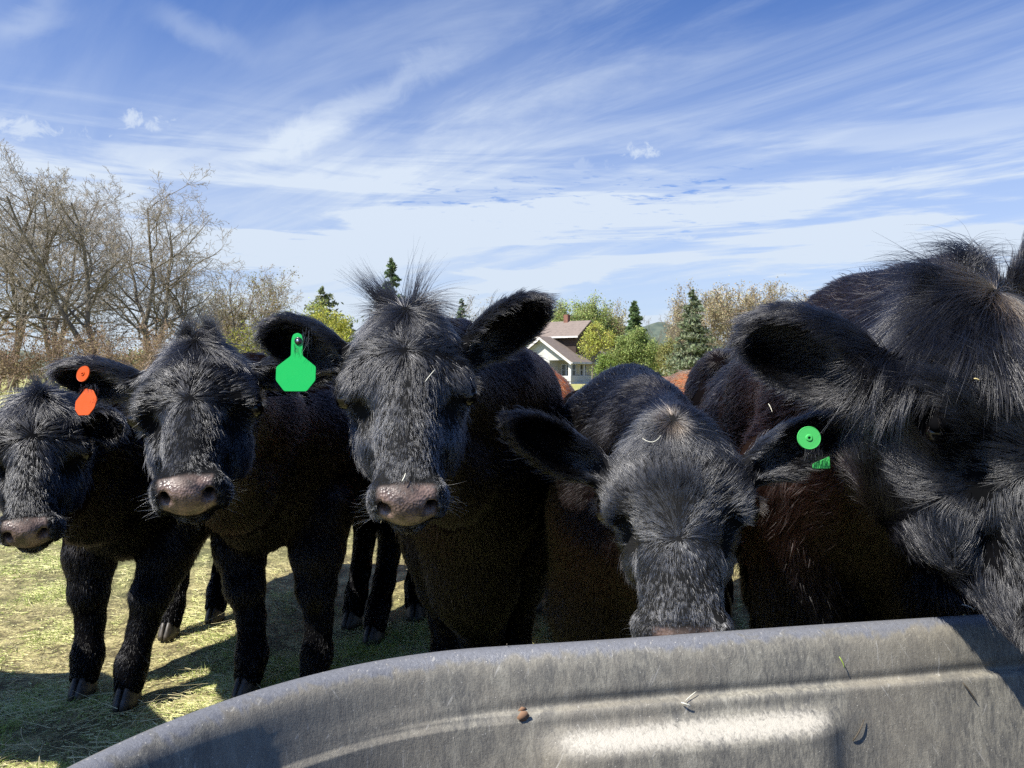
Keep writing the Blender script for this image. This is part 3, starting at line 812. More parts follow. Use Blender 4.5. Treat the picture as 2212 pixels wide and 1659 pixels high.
cowC = Cow(label='black heifer facing straight on with wild poll hair and a large green eight-sided ear tag',
           poll=U(876, 652, 1.60), nose=U(878, 1090, 1.34), pitchw=(.10, -1, .35), wide=1.03, H=1.19,
           withers=(-.095, 2.50), hips=(-.11, 3.5), hooves=[gxy(968, 1500), gxy(1112, 1490), gxy(900, 1330), gxy(1150, 1310)],
           ears=[dict(side=-1, tip=U(570, 712, 1.60), open=(.15, -1, -.55), w=.11, v=.075), dict(side=1, tip=U(1178, 650, 1.60), open=(-.1, -1, -.75), w=.105, v=.07)],
           whorl=.125, ridge=.55, pollfur=.040, mz=.94, extra=[(V3(-.13, 2.32, .62), V3(-.12, 2.38, .40), .17, .13), (V3(-.12, 2.42, .42), V3(-.10, 2.5, .16), .12, .07), (U(1088, 812, 2.15), U(1112, 850, 2.40), .09, .12)], sheen=.042, brow=.20, brown=.15, spots=[(U(1150, 860, 2.5), .36, 1.6), (U(880, 1200, 2.1), .12, .8)], headfat=1.10,
           tuft=[(-.03, -.005, -.035, (-.62, 0, .8), .10, 300, .12, (-.12, 0, .12)), (-.02, -.01, -.035, (-.40, 0, 1), .085, 160, .10, (-.08, 0, .0)),
                 (.008, -.01, -.03, (.10, 0, 1), .112, 70, .035, (.06, 0, .05)), (.012, -.01, -.03, (.30, 0, 1), .11, 60, .05, (.12, 0, .0)), (.02, -.005, -.03, (.75, -.1, .8), .10, 90, .10, (.2, 0, -.35)),
                 (.03, .0, -.03, (1.0, -.1, .45), .095, 110, .10, (.1, 0, -.5)), (-.03, .0, -.03, (-1.0, -.1, .25), .065, 90, .14, (-.1, 0, -.1))])
cowD = Cow(label='black calf lowering its muzzle behind the trough rim, green round button tag in its ear',
           poll=U(1455, 893, 1.50), nose=U(1480, 1415, 1.33), pitchw=(-.18, -1, .55), wide=1.10, H=1.07,
           withers=(.36, 2.35), hips=(.42, 3.3), hooves=[gxy(1275, 1500), gxy(1560, 1510), gxy(1240, 1300), gxy(1560, 1320)],
           ears=[dict(side=-1, tip=U(1100, 908, 1.50), open=(.1, -1, .15), w=.09, v=.10), dict(side=1, tip=U(1818, 912, 1.50), open=(-.1, -1, .12), w=.095, v=.10)],
           whorl=.245, ridge=.30, pollfur=.030, extra=[(V3(.28, 2.0, .68), V3(.25, 2.08, .42), .19, .14), (V3(.25, 2.1, .44), V3(.25, 2.2, .18), .13, .07)], sheen=.080, brow=.18, brown=.15, spots=[(U(1260, 1150, 2.0), .2, .9)], headfat=1.20, tan=.32, mz=1.22)
cowE = Cow(label='large shaggy black cow at the right photo edge, head down in the trough, brown flank',
           poll=U(2165, 600, 1.36), nose=U(2610, 1450, 1.03), pitchw=(.48, -1, .35), wide=1.06, H=1.27,
           withers=(.98, 2.45), hips=(1.15, 3.75), hooves=[(.80, 2.35), (1.10, 2.2), (.95, 3.7), (1.3, 3.8)],
           ears=[dict(side=-1, tip=U(1610, 718, 1.50), open=(.30, -1, -.62), w=.165, v=.10), dict(side=1, tip=U(2400, 380, 1.45), open=(0, -1, 0), w=.15)],
           whorl=.24, ridge=.50, pollfur=.075, longto=.16, facefur=1.3, brown=.15, spots=[(U(1620, 850, 2.2), .22, 1.5), (U(1720, 1150, 1.85), .25, .55)], tan=.7, eyer=.55, sheen=.009, bodyfur=.034, earfur=1.35, headfat=1.05, fine=.007, brownc=(.065, .028, .019), extra=[(U(1880, 700, 1.9), U(2060, 650, 1.6), .12, .09), (U(1730, 1030, 1.98), U(1742, 1320, 1.98), .16, .12), (U(1900, 1120, 2.1), U(1930, 1340, 2.1), .20, .17), (V3(1.2, 2.15, .75), V3(1.25, 1.95, .50), .26, .20), (V3(1.0, 2.0, .85), V3(1.02, 1.85, .55), .16, .12)],
           tuft=[(-.0, -.03, -.02, (-.5, 0, .8), .13, 260, .16, (-.2, 0, -.5)), (-.02, -.02, -.02, (.2, 0, 1), .09, 200, .3, (.5, 0, -.5)), (-.05, -.02, -.04, (-.9, 0, .35), .12, 260, .3, (-.1, 0, -.2))])
cowR = Cow(label='red cow mostly hidden behind the heifer with the large green tag', poll=(-.25, 3.1, .95), nose=(-.35, 2.95, .6), pitchw=(0, -.8, .6), H=1.12, hooves=[(-.27, 3.42), (.06, 3.55), (-.30, 4.3), (.07, 4.4)],
           withers=(.06, 3.45), hips=(.08, 4.4), ears=[dict(side=-1, tip=(-.45, 3.15, .95), open=(0, -1, 0), w=.1), dict(side=1, tip=(-.1, 3.15, .95), open=(0, -1, 0), w=.1)],
           tint=(.58, .16, .045), brown=0, fine=.014, coarse=.022, detail=False, furred=1.0, group='red cattle behind the black ones')
cowS = Cow(label='rusty red cow, only its woolly back rising behind the calf with the green button tag', poll=(1.25, 3.6, .75), nose=(1.35, 3.3, .40), pitchw=(0, -.6, 1), H=1.06,
           withers=(1.02, 4.35), hips=(.72, 5.3), ears=[dict(side=-1, tip=(1.05, 3.6, .75), open=(0, -1, 0), w=.1), dict(side=1, tip=(1.45, 3.6, .75), open=(0, -1, 0), w=.1)],
           tint=(.64, .18, .05), brown=0, fine=.014, coarse=.022, detail=False, furred=1.0, group='red cattle behind the black ones', bodyfur=.045)
cowG = Cow(label='black cow just outside the left photo edge that shades the grass', poll=(-1.56, 1.76, 1.0), nose=(-1.43, 1.60, .64), pitchw=(.8, -.6, .5), H=1.27,
           withers=(-2.25, 2.02), hips=(-3.3, 2.15), ears=[dict(side=-1, tip=(-1.7, 1.6, 1.0), open=(1, -1, 0), w=.1), dict(side=1, tip=(-1.62, 1.96, 1.0), open=(1, 0, 0), w=.1)],
           fine=.009, coarse=.02, furred=.22)
cows = [cowA, cowB, cowC, cowD, cowE, cowR, cowS, cowG]
print('cows sculpted', round(time.time() - T0, 1), [len(c.v) for c in cows])
make_depth(np.concatenate([c.v for c in cows]))
tot_h = 0
for i, c in enumerate(cows):
    c.link()
    P, rad, col, gl_ = grow(c, 100 + i * 7)
    tot_h += len(P)
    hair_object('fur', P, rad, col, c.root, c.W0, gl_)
    if c.tuft: cat_strands(tufts(c, 300 + i), 'forelock', c)
    if c.detail: cat_strands(whiskers(c, 500 + i), 'whiskers', c)
print('hairs', tot_h, round(time.time() - T0, 1))

# ------------------------------------------------------------------ ear tags (parts of the cows that wear them)
def plastic(name, col):
    m, nt, b = material(name, col, 0.38, **{'Specular IOR Level': 0.22, 'Subsurface Weight': 0.0})
    t = nt.node('ShaderNodeTexCoord'); n = nt.noise((t, 'Object'), 45.0, 5.0, .65)
    nt.set(b, 'Base Color', nt.mix(nt.smooth((n, 0), .60, .80, 0, .35), c4(*col), c4(col[0] * .35, col[1] * .35, col[2] * .35)))
    nt.set(b, 'Roughness', nt.math('ADD', .26, nt.math('MULTIPLY', (n, 0), .3)))
    return m
green_pl = plastic('green_tag_plastic', (0.010, 0.40, 0.085))
green2_pl = plastic('green_button_plastic', (0.06, 0.42, 0.10))
orange_pl = plastic('orange_tag_plastic', (0.50, 0.070, 0.006))
black_pl, _, _ = material('black_stud', (.01, .01, .01), .25)
steel_m, _, _ = material('steel_pin', (.7, .7, .7), .25, Metallic=1.0)

def tag_frame(n_hint):
    ez = unit(n_hint); ex = unit(np.cross(V3(0, 0, 1), ez)); ey = np.cross(ez, ex)
    return ex, ey, ez
def px_outline(pts, cx, cy, d):
    return np.array([((x - cx) * d / FPX, -(y - cy) * d / FPX) for x, y in pts])
def disc_outline(r, n=32): return np.array([(r * math.cos(a), r * math.sin(a)) for a in np.linspace(0, 2 * math.pi, n, endpoint=False)])
def bevel_outline(pts, r=.0035, n=4):
    out_ = []; m = len(pts)
    for i in range(m):
        p, a, b = pts[i], pts[i - 1], pts[(i + 1) % m]
        u_, v_ = unit(a - p), unit(b - p); r_ = min(r, np.linalg.norm(a - p) * .4, np.linalg.norm(b - p) * .4)
        for t in np.linspace(0, 1, n):
            out_.append((1 - t) ** 2 * (p + u_ * r_) + 2 * t * (1 - t) * p + t ** 2 * (p + v_ * r_))
    return np.array(out_)

# big green tag of the middle heifer
d = 1.505
ol = px_outline([(630, 733), (633, 723), (643, 719), (652, 723), (656, 733), (656, 769), (687, 793), (687, 822), (668, 846), (618, 846), (598, 822), (598, 793), (630, 769)][::-1], 643, 733, d)
ex, ey, ez = tag_frame((-.12, -1, .10))
o = U(643, 733, d)
m = MB().prism(bevel_outline(ol), o - cowC.W0, ex, ey, ez, .0022, .0007)
tg = m.build('ear_tag', green_pl, cowC.root, False)
tag(tg, 'green eight-sided plastic ear tag with a black stud')
oc = U(646, 737, d)
MB().prism(disc_outline(.0075), oc - cowC.W0 + ez * .0020, ex, ey, ez, .004, .0015).build('stud', black_pl, tg, True)
MB().prism(disc_outline(.0030, 16), oc - cowC.W0 + ez * .0058, ex, ey, ez, .0022, .001).build('pin', steel_m, tg, True)
# orange pair of the heifer beside it
d = 1.705
ex, ey, ez = tag_frame((-.35, -1, .28))
o = U(181, 808, d)
def dish(o, ex, ey, ez, r, th, hole, mat, parent, name, label=None):
    """round button with a raised rim and a hole in its middle"""
    n = 40; a = np.linspace(0, 2 * math.pi, n, endpoint=False); m = MB(); rings = []
    for rr, z in ((r * .96, 0), (r, th * .5), (r * .96, th), (r * .90, th * .9), (hole * 2.6, th * .9), (hole * 2.0, th * 1.5), (hole * 1.05, th * 1.5), (hole, th * .3)):
        rings.append(o + rr * (np.cos(a)[:, None] * ex + np.sin(a)[:, None] * ey) + z * ez)
    k = len(rings); vs = np.concatenate(rings + [[o + ez * th * .3], [o]])
    q = [(i * n + j, i * n + (j + 1) % n, (i + 1) * n + (j + 1) % n, (i + 1) * n + j) for i in range(k - 1) for j in range(n)]
    t = [(k * n, (k - 1) * n + j, (k - 1) * n + (j + 1) % n) for j in range(n)] + [(k * n + 1, (j + 1) % n, j) for j in range(n)]
    m.add(vs, q, t); ob = m.build(name, mat, parent, False)
    if label: tag(ob, label)
    return ob
bt = dish(o - cowB.W0, ex, ey, ez, .0185, .003, .0022, orange_pl, cowB.root, 'ear_tag', 'orange round button and eight-sided panel ear tag')
MB().prism(disc_outline(.0021, 12), o - cowB.W0 + ez * .0008, ex, ey, ez, .0008).build('pin_hole', black_pl, bt, True)
d = 1.765
ex, ey, ez = tag_frame((-.30, -1, .35))
ol = px_outline([(174, 842), (200, 846), (214, 858), (214, 872), (206, 886), (188, 899), (176, 899), (162, 888), (158, 868)][::-1], 187, 870, d)
ol = px_outline([(176, 838), (198, 842), (215, 862), (213, 882), (203, 898), (176, 899), (162, 886), (158, 868)][::-1], 187, 870, d)
pn = MB().prism(bevel_outline(ol), U(187, 870, d) - cowB.W0, ex, ey, ez, .0022, .0007).build('panel', orange_pl, bt, False)
# green button of the drinking calf
d = 1.405
ex, ey, ez = tag_frame((-.1, -1, .12))
o = U(1747, 946, d)
gt = dish(o - cowD.W0, ex, ey, ez, .0212, .003, .0026, green2_pl, cowD.root, 'ear_tag', 'green round button ear tag with a dark hole, its panel half hidden behind the ear')
MB().prism(disc_outline(.0025, 12), o - cowD.W0 + ez * .0008, ex, ey, ez, .0008).build('pin_hole', black_pl, gt, True)
d = 1.475
ol = px_outline([(1752, 1000), (1790, 984), (1790, 1010), (1752, 1010)][::-1], 1770, 990, d)
MB().prism(bevel_outline(ol, .002), U(1772, 992, d) - cowD.W0, *tag_frame((.05, -1, .1)), .0022, .0006).build('panel', green2_pl, gt, False)

# hairs of the ear hanging over the tags
r_ = np.random.default_rng(31)
def fringe(cow, x0, x1, y0, y1, d, n, L, lean=0.0):
    rt = np.array([U(r_.uniform(x0, x1), r_.uniform(y0, y1), d + r_.normal(0, .003)) for _ in range(n)])
    dd_ = np.array([(lean + r_.normal(0, .22), -.10 + r_.normal(0, .05), -1) for _ in range(n)])
    P, rd, cc = strands(rt, dd_, L * r_.uniform(.5, 1.2, n), r_, .00034, .25, 6, .1, cow.tint)
    hair_object('ear_fringe', P, rd, cc, cow.root, cow.W0)
fringe(cowC, 652, 676, 706, 740, 1.492, 22, .030, -.12)
fringe(cowC, 632, 656, 742, 756, 1.500, 16, .020, .05)
fringe(cowB, 172, 214, 828, 842, 1.745, 50, .012)
fringe(cowD, 1738, 1778, 955, 980, 1.46, 90, .020)
# ------------------------------------------------------------------ stock trough
tm, nt, b = material('trough_rubber', (.15, .15, .14), .55)
t_ = nt.node('ShaderNodeTexCoord'); cv_ = (t_, 'Object')
a_ = nt.node('ShaderNodeAttribute', attribute_name='height')
mpv = nt.node('ShaderNodeMapping', ins={'Vector': cv_, 'Scale': (1.0, 1.0, .28)})
n1 = nt.noise(cv_, 5.0, 5, .6); n2 = nt.noise(mpv, 150.0, 6, .75, .8); n3 = nt.noise(cv_, 210.0, 4, .85); n4 = nt.noise(mpv, 26.0, 6, .62, 1.2)
dirt = nt.ramp(nt.mix(.45, (n2, 'Fac'), (n4, 'Fac')), [(.32, (.075, .075, .072)), (.45, (.150, .143, .122)), (.55, (.255, .238, .19)), (.70, (.42, .395, .32))])
dirt2 = nt.mix(nt.smooth((n1, 0), .40, .62, 0, .55), dirt, nt.mix((n3, 0), c4(.11, .10, .075), c4(.36, .32, .25)))
clean = nt.ramp(nt.mix(.5, (n2, 'Fac'), (n3, 'Fac')), [(.34, (.115, .118, .128)), (.66, (.205, .210, .225))])
fac = nt.smooth(nt.math('ADD', (a_, 'Fac'), nt.math('MULTIPLY', nt.math('SUBTRACT', (n4, 0), .5), .05)), .604, .616)
colr = nt.mix(fac, dirt2, clean)
for rz, sd_ in ((0, .0), (34, 3.3), (-28, 7.1)):
    ms = nt.node('ShaderNodeMapping', ins={'Vector': nt.node('ShaderNodeVectorRotate', rotation_type='Y_AXIS', ins={'Vector': cv_, 'Angle': math.radians(rz)}), 'Scale': (150.0, 60.0, 7.0), 'Location': (sd_, sd_, 0)})
    sc_ = nt.noise(ms, 1.0, 2, .5)
    colr = nt.mix(nt.smooth((sc_, 0), .70, .76, 0, .55), colr, c4(.44, .42, .37))
spk = nt.node('ShaderNodeTexVoronoi', ins={'Vector': cv_, 'Scale': 95.0})
colr = nt.mix(nt.smooth((spk, 0), .10, .06, 0, .75), colr, c4(.55, .52, .44))
aw_ = nt.node('ShaderNodeAttribute', attribute_name='worn_highlight')
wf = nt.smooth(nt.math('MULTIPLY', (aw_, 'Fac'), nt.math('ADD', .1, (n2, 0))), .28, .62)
colr = nt.mix(wf, colr, c4(.46, .43, .36))  # worn pale plastic, doubling as a painted highlight on the rib's upper slope
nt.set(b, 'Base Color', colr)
nt.set(b, 'Roughness', nt.mix(fac, nt.math('ADD', .42, nt.math('MULTIPLY', (n2, 0), .25)), c4(.36, .36, .36)))
bp = nt.node('ShaderNodeBump', ins={'Height': nt.math('ADD', (n3, 0), nt.math('MULTIPLY', (n2, 0), 1.4)), 'Strength': .55, 'Distance': .0016})
nt.set(b, 'Normal', bp)

e1 = unit(V3(.794, .152, 0)); nin = V3(e1[1], -e1[0], 0)        # along the far side, inward normal
base_pt = V3(0, 1.217, 0)
TR, TL, TW = .61, 2.3, 1.22
path = []
for x in np.arange(2.0, -.03, -.008): path.append((base_pt + e1 * x, nin, x))
c0 = base_pt + e1 * -.03 + nin * TR
for a in np.linspace(0, math.pi, 210): path.append((c0 - nin * TR * math.cos(a) - e1 * TR * math.sin(a), nin * math.cos(a) + e1 * math.sin(a), -.03 - a * TR))
for x in np.arange(-.02, 2.0, .02): path.append((base_pt + e1 * x + nin * TW, -nin, -9.0))
c1 = base_pt + e1 * 2.0 + nin * TR
for a in np.linspace(0, math.pi, 60)[1:-1]: path.append((c1 + nin * TR * math.cos(a) + e1 * TR * math.sin(a), -nin * math.cos(a) - e1 * math.sin(a), -9.0))
prof = [(.075, .0), (.07, .02), (.015, .52), (.004, .560), (-.016, .566), (-.024, .575), (-.027, .590), (-.025, .604), (-.017, .6145), (-.005, .6195), (.008, .619), (.019, .613), (.026, .602), (.030, .588), (.0325, .572), (.034, .560),
        (.035, .553), (.0345, .546), (.033, .541), (.0325, .537), (.033, .534), (.036, .5320), (.043, .5305), (.0465, .528), (.048, .524)]
prof += [(.048 + (.524 - z) * .13, z) for z in np.linspace(.520, .34, 60)]
prof += [(.075, .30), (.10, .08), (.13, .05), (.3, .045)]
Pn = np.array([p for p, _, _ in path]); Nn = np.array([n for _, n, _ in path]); Sn = np.array([s for *_, s in path])
np_, nq = len(prof), len(path)
vs = np.zeros((nq, np_, 3)); hh = np.zeros((nq, np_)); worn_highlight = np.zeros((nq, np_))
for j, (off, z) in enumerate(prof):
    oo = np.full(nq, off)
    if .523 < z < .565 and off > .02:
        kf = 1 / (1 + np.exp((Sn + .02) * -16)); oo = oo * kf + (.035 + (.560 - z) * .20) * (1 - kf)
    if z < .523 and off > .04 and z > .3:
        # moulded rib on the far side
        xs_ = (Sn - .29) / .235
        ex_ = 1 / (1 + np.exp((np.abs(xs_) - 1) * 16))
        zc = .490 + 0 * Sn
        tt_ = np.clip((.514 - z) / .046, 0, 1); oo = oo + ex_ * .034 * tt_ * tt_ * (3 - 2 * tt_); worn_highlight[:, j] = ex_ * np.exp(-((z - .490) / .020) ** 2)
    if off < .045 and z > .53: oo = oo + .0015 * np.sin(Sn * 9.0) * (z > .55)
    vs[:, j] = Pn + Nn * oo[:, None]; vs[:, j, 2] = z; hh[:, j] = z
fc = []
ii = np.arange(nq); i2 = (ii + 1) % nq
for j in range(np_ - 1): fc.append(np.stack([ii * np_ + j, i2 * np_ + j, i2 * np_ + j + 1, ii * np_ + j + 1], 1))
fl_c = len(vs.reshape(-1, 3)); allv = np.vstack([vs.reshape(-1, 3), [base_pt + e1 * 1.0 + nin * TR + V3(0, 0, .045)]])
ftri = np.stack([ii * np_ + np_ - 1, i2 * np_ + np_ - 1, np.full(nq, fl_c)], 1)
tro = mesh_np('stock_trough', allv, [np.concatenate(fc)[:, ::-1], ftri[:, ::-1]], tm, None, True, {'height': np.append(hh.ravel(), .045), 'worn_highlight': np.append(worn_highlight.ravel(), 0)})
tag(tro, 'long grey-black rubber stock trough with rounded rim and dusty inner wall', 'trough')
# water low in the trough
wm, nt, b = material('trough_water', (.02, .025, .02), .04, **{'Transmission Weight': .6, 'IOR': 1.33})
wv = [Pn[i] + Nn[i] * .068 + V3(0, 0, .31) for i in range(0, nq, 3)]
n = len(wv)
wo = mesh_np('water', np.array(wv + [base_pt + e1 + nin * TR + V3(0, 0, .31)]), np.array([(i, (i + 1) % n, n) for i in range(n)]), wm, None)
tag(wo, kind='structure')

# ------------------------------------------------------------------ straw and bits
straw_m, _, _ = material('dry_straw', (.62, .50, .22), .6)
pale_m, _, _ = material('pale_straw', (.70, .68, .55), .6)
dark_m, _, _ = material('dark_twig', (.07, .055, .035), .7)
greenb_m, _, _ = material('fresh_blade', (.30, .42, .05), .6)
rust_m, _, _ = material('brown_leaf', (.24, .135, .075), .8)
def wall_at(X, z, lift=.004):
    """point on the far inner trough wall above ground-plan position X"""
    off = float(np.interp(-z, [-q[1] for q in prof[9:]], [q[0] for q in prof[9:]]))
    i = int(np.argmin(np.abs(Pn[:450, 0] - X)))
    p = Pn[i] + Nn[i] * (off + lift); p[2] = z + lift * .6
    return p
def wall_px(x, y, lift=.004):
    z = .58
    for _ in range(12):
        X = 0; q = None
        for k in range(6):
            q = wall_at(X, z, lift); X = (x - CXP) / FPX * q[1]
        z = CAM_H - (y - HORIZON) / FPX * q[1]
        z = min(max(z, .36), .62)
    return wall_at((x - CXP) / FPX * q[1], z, lift)
def bit(name, p0, p1, bow, r, mat, label, cat, flat=.5):
    ts = np.linspace(0, 1, 7); pts = np.array([p0 * (1 - t) + p1 * t + np.array(bow) * 4 * t * (1 - t) for t in ts])
    m = MB().tube(pts - p0, [r * .6, r, r, r * .95, r * .9, r * .8, r * .4], 6)
    o = m.build(name, mat, None, True); o.location = p0
    tag(o, label, cat); return o
bit('straw', wall_px(880, 1424), wall_px(925, 1440), (0, -.002, .002), .0011, dark_m, 'thin dark curled twig on the trough rim beneath the middle heifer', 'twig')
def surf(cow, x, y, lift=.008):
    """point on a cow's coat seen at photo pixel (x, y)"""
    vv = cow.v; X_ = vv[:, 0] / vv[:, 1] * FPX + CXP; Y_ = HORIZON - (vv[:, 2] - CAM_H) / vv[:, 1] * FPX
    k = np.where(np.hypot(X_ - x, Y_ - y) < 9)[0]
    dd_ = vv[k, 1].min() if len(k) else 1.3
    return U(x, y, dd_ - lift)
def bit_on(cow, name, x0, y0, x1, y1, bow, r, mat, label, cat, lift=.012):
    a, b_ = surf(cow, x0, y0, lift), surf(cow, x1, y1, lift); bit(name, a, b_, bow, r, mat, label, cat)
bit_on(cowE, 'straw', 2081, 1328, 2131, 1352, (0, 0, 0), .0024, straw_m, 'thick yellow straw stalk caught on the cheek of the large shaggy cow', 'straw', .07)
bit_on(cowE, 'straw', 2077, 1306, 2106, 1317, (0, 0, .002), .0010, pale_m, 'short thin stalk just above the thick yellow straw', 'straw', .07)
bit_on(cowD, 'straw', 1388, 947, 1428, 940, (.002, 0, -.010), .0007, pale_m, 'thin white curled hair lying on the forehead of the drinking calf', 'stray hair', .014)
bit_on(cowC, 'straw', 918, 825, 940, 798, (.001, 0, .002), .0008, pale_m, 'pale straw chip beside the brow of the straight facing heifer', 'straw', .014)
bit_on(cowC, 'straw', 868, 1040, 876, 1022, (.001, 0, 0), .0011, pale_m, 'tiny white straw bit just above the nose pad of the straight facing heifer', 'straw', .008)
bit_on(cowE, 'straw', 1660, 872, 1668, 890, (.001, 0, 0), .0009, pale_m, 'short pale stem stuck on the rusty flank below the shaggy ear', 'straw', .018)
bit_on(cowE, 'straw', 2104, 818, 2116, 822, (0, 0, .001), .0012, straw_m, 'small yellow chaff flake on the brow of the large shaggy cow', 'straw', .03)
bit('grass_blade', wall_px(1812, 1424), wall_px(1817, 1450), (.001, -.002, 0), .0009, greenb_m, 'single bright green blade lying on the trough rim', 'grass blade')
bit('straw', wall_px(1458, 1524), wall_px(1478, 1532), (0, -.002, .001), .0013, pale_m, 'small pale chip of straw on the ledge above the bright rib', 'straw')
bit('straw', wall_px(1836, 1608), wall_px(1854, 1560), (0, -.003, 0), .0012, dark_m, 'dark twig standing upright on the wall right of the bright rib', 'twig')
bit('straw', wall_px(2072, 1480), wall_px(2102, 1522), (0, -.002, 0), .0012, dark_m, 'dark slanting twig near the right end of the lit trough wall', 'twig')
bit('straw', wall_px(1500, 1500), wall_px(1470, 1520), (0, -.001, .001), .0008, pale_m, 'hair-thin pale stem on the ledge left of the pale chip', 'straw')
lf = MB().prism(np.array([(-.010, -.002), (-.004, -.008), (.004, -.007), (.010, 0), (.006, .007), (-.003, .008)]), V3(0, 0, 0), e1, V3(0, 0, 1), nin, .0015)
o = lf.build('leaf', rust_m, None, True); o.location = wall_px(1114, 1552, .002); tag(o, 'rust brown dead leaf stuck below the trough ledge', 'leaf')
lf = MB().prism(np.array([(-.006, -.002), (-.002, -.004), (.006, -.003), (.007, .002), (.0, .004)]), V3(0, 0, 0), e1, V3(0, 0, 1), nin, .0015)
o = lf.build('leaf', rust_m, None, True); o.location = wall_px(1116, 1537, .002); tag(o, 'smaller brown leaf scrap just above the rust brown leaf', 'leaf')

# ------------------------------------------------------------------ ground
gm, nt, b = material('pasture', (.2, .2, .08), .95)
t_ = nt.node('ShaderNodeTexCoord'); cv_ = (t_, 'Object')
n1 = nt.noise(cv_, .55, 6, .6); n2 = nt.noise(cv_, 9.0, 6, .65); n3 = nt.noise(cv_, 90.0, 5, .7); n4 = nt.noise(cv_, .03, 4, .6)
g1 = nt.ramp(nt.mix(.5, (n2, 'Fac'), (n3, 'Fac')), [(.32, (.035, .028, .014)), (.47, (.13, .105, .045)), (.56, (.46, .40, .18)), (.72, (.66, .58, .34))])
g2 = nt.ramp(nt.mix(.5, (n2, 'Fac'), (n3, 'Fac')), [(.34, (.045, .045, .015)), (.50, (.14, .14, .045)), (.68, (.50, .47, .20))])
near = nt.mix(nt.smooth((n1, 0), .42, .62), g1, g2)
far = nt.mix(nt.smooth((n4, 0), .45, .6), c4(.30, .30, .085), c4(.36, .32, .13))
cd = nt.node('ShaderNodeVectorMath', operation='LENGTH', ins={0: cv_})
nt.set(b, 'Base Color', nt.mix(nt.smooth((cd, 'Value'), 10, 45), near, far))
nt.set(b, 'Normal', nt.node('ShaderNodeBump', ins={'Height': nt.math('ADD', (n2, 0), nt.math('MULTIPLY', (n3, 0), .4)), 'Strength': .8, 'Distance': .03}))
gx = np.concatenate([-np.geomspace(4500, 8, 22), np.arange(-7, 7.01, .07), np.geomspace(8, 4500, 22)])
gy = np.concatenate([[-900, -200, -40, -8], np.arange(-2, 14, .07), np.geomspace(15, 5200, 40)])
X, Y = np.meshgrid(gx, gy, indexing='ij')
def ground_z(X, Y):
    k = np.exp(-((X / 9) ** 2 + ((Y - 5) / 10) ** 2))
    return (.007 * np.sin(X * 7.1 + 1.3 * Y) * np.sin(Y * 6.3 - X * 2) + .006 * np.sin(X * 17 + Y * 5) * np.sin(Y * 19)) * k - .006
vg = np.stack([X, Y, ground_z(X, Y)], -1).reshape(-1, 3)
a, b2 = X.shape; I = (np.arange(a - 1)[:, None] * b2 + np.arange(b2 - 1)[None]).ravel()
go = mesh_np('ground', vg, np.stack([I, I + b2, I + b2 + 1, I + 1], 1), gm, None, True); tag(go, kind='structure')

# grass blades as curves
grm = bpy.data.materials.new('grass_blade'); grm.use_nodes = True
nt = NT(grm.node_tree); b = nt.n['Principled BSDF']
a_ = nt.node('ShaderNodeAttribute', attribute_name='tint'); nt.set(b, 'Base Color', (a_, 'Color')); b.inputs['Roughness'].default_value = .6; b.inputs['Specular IOR Level'].default_value = .3
def grass(name, N, ybounds, seed, hmin, hmax, rad, label, dry=.5, xlim=None, cull=True):
    r = np.random.default_rng(seed); y0, y1 = ybounds
    # uniform over the picture rather than over the ground
    iy = r.uniform(1 / y1, 1 / y0, N); Yb = 1 / iy
    Xb = r.uniform(-.85, 1.0, N) * Yb + r.normal(0, .1, N)
    if xlim: k = (Xb > xlim[0] * Yb) & (Xb < xlim[1] * Yb); Xb, Yb = Xb[k], Yb[k]
    # tufts
    cl = wobble(np.c_[Xb, Yb, 0 * Xb], 9.0, 77, 3)[:, 0]
    k = r.random(len(Xb)) < np.clip(.55 + cl * 1.2, .12, 1); Xb, Yb, cl = Xb[k], Yb[k], cl[k]
    p = np.c_[Xb, Yb, ground_z(Xb, Yb) - .002]
    if cull:
        k = visible(p + V3(0, 0, .02), np.repeat([[0, 0, 1.]], len(p), 0), .25); p, cl = p[k], cl[k]
    N = len(p); L = r.uniform(hmin, hmax, N) * np.clip(1 + cl * .8, .5, 2)
    dd = np.c_[r.normal(0, .55, N), r.normal(0, .55, N), np.ones(N) * .7]
    lay = r.random(N) < dry * .5; dd[lay, 2] = .06; L[lay] *= 1.6
    dist = np.linalg.norm(p, axis=1)
    P, rd, _ = strands(p, dd, L, r, rad, .5, 4, .35)
    rd = rd * np.clip(dist / 2.6, .8, 6)[:, None]
    P[:, :, 2] = np.maximum(P[:, :, 2], .001)
    gpatch = np.clip(wobble(p, 2.2, 12, 2)[:, 0] * .9 + .35, 0, 1)
    c1 = np.array([.30, .40, .07]); c2 = np.array([.80, .74, .36])
    mixv = np.clip(r.random(N) * .8 + (dry - gpatch), 0, 1)[:, None]; mixv[lay] = 1
    col = (c1 * (1 - mixv) + c2 * mixv) * np.clip(r.normal(1, .28, N), .4, 1.8)[:, None]
    col[r.random(N) < .05] = (.62, .56, .36)
    o = hair_object(name, P, rd, col, None, np.zeros(3)); o.data.materials.clear(); o.data.materials.append(grm)
    tag(o, label, 'grass', kind='stuff'); return o
grass('grass', 600000, (1.75, 9.0), 5, .012, .036, .0007, 'short trampled green and straw coloured pasture grass', .56)
r_ = np.random.default_rng(44); N = 900
Yb = 1 / r_.uniform(1 / 8.0, 1 / 1.9, N); Xb = r_.uniform(-.78, .1, N) * Yb; an = r_.uniform(0, 6.28, N)
p = np.c_[Xb, Yb, .012 + .01 * r_.random(N)]
P, rd, _ = strands(p, np.c_[np.cos(an), np.sin(an), r_.normal(.02, .05, N)], r_.uniform(.05, .22, N), r_, .0011, .25, 6, .02)
P[:, :, 2] = np.maximum(P[:, :, 2], .008)
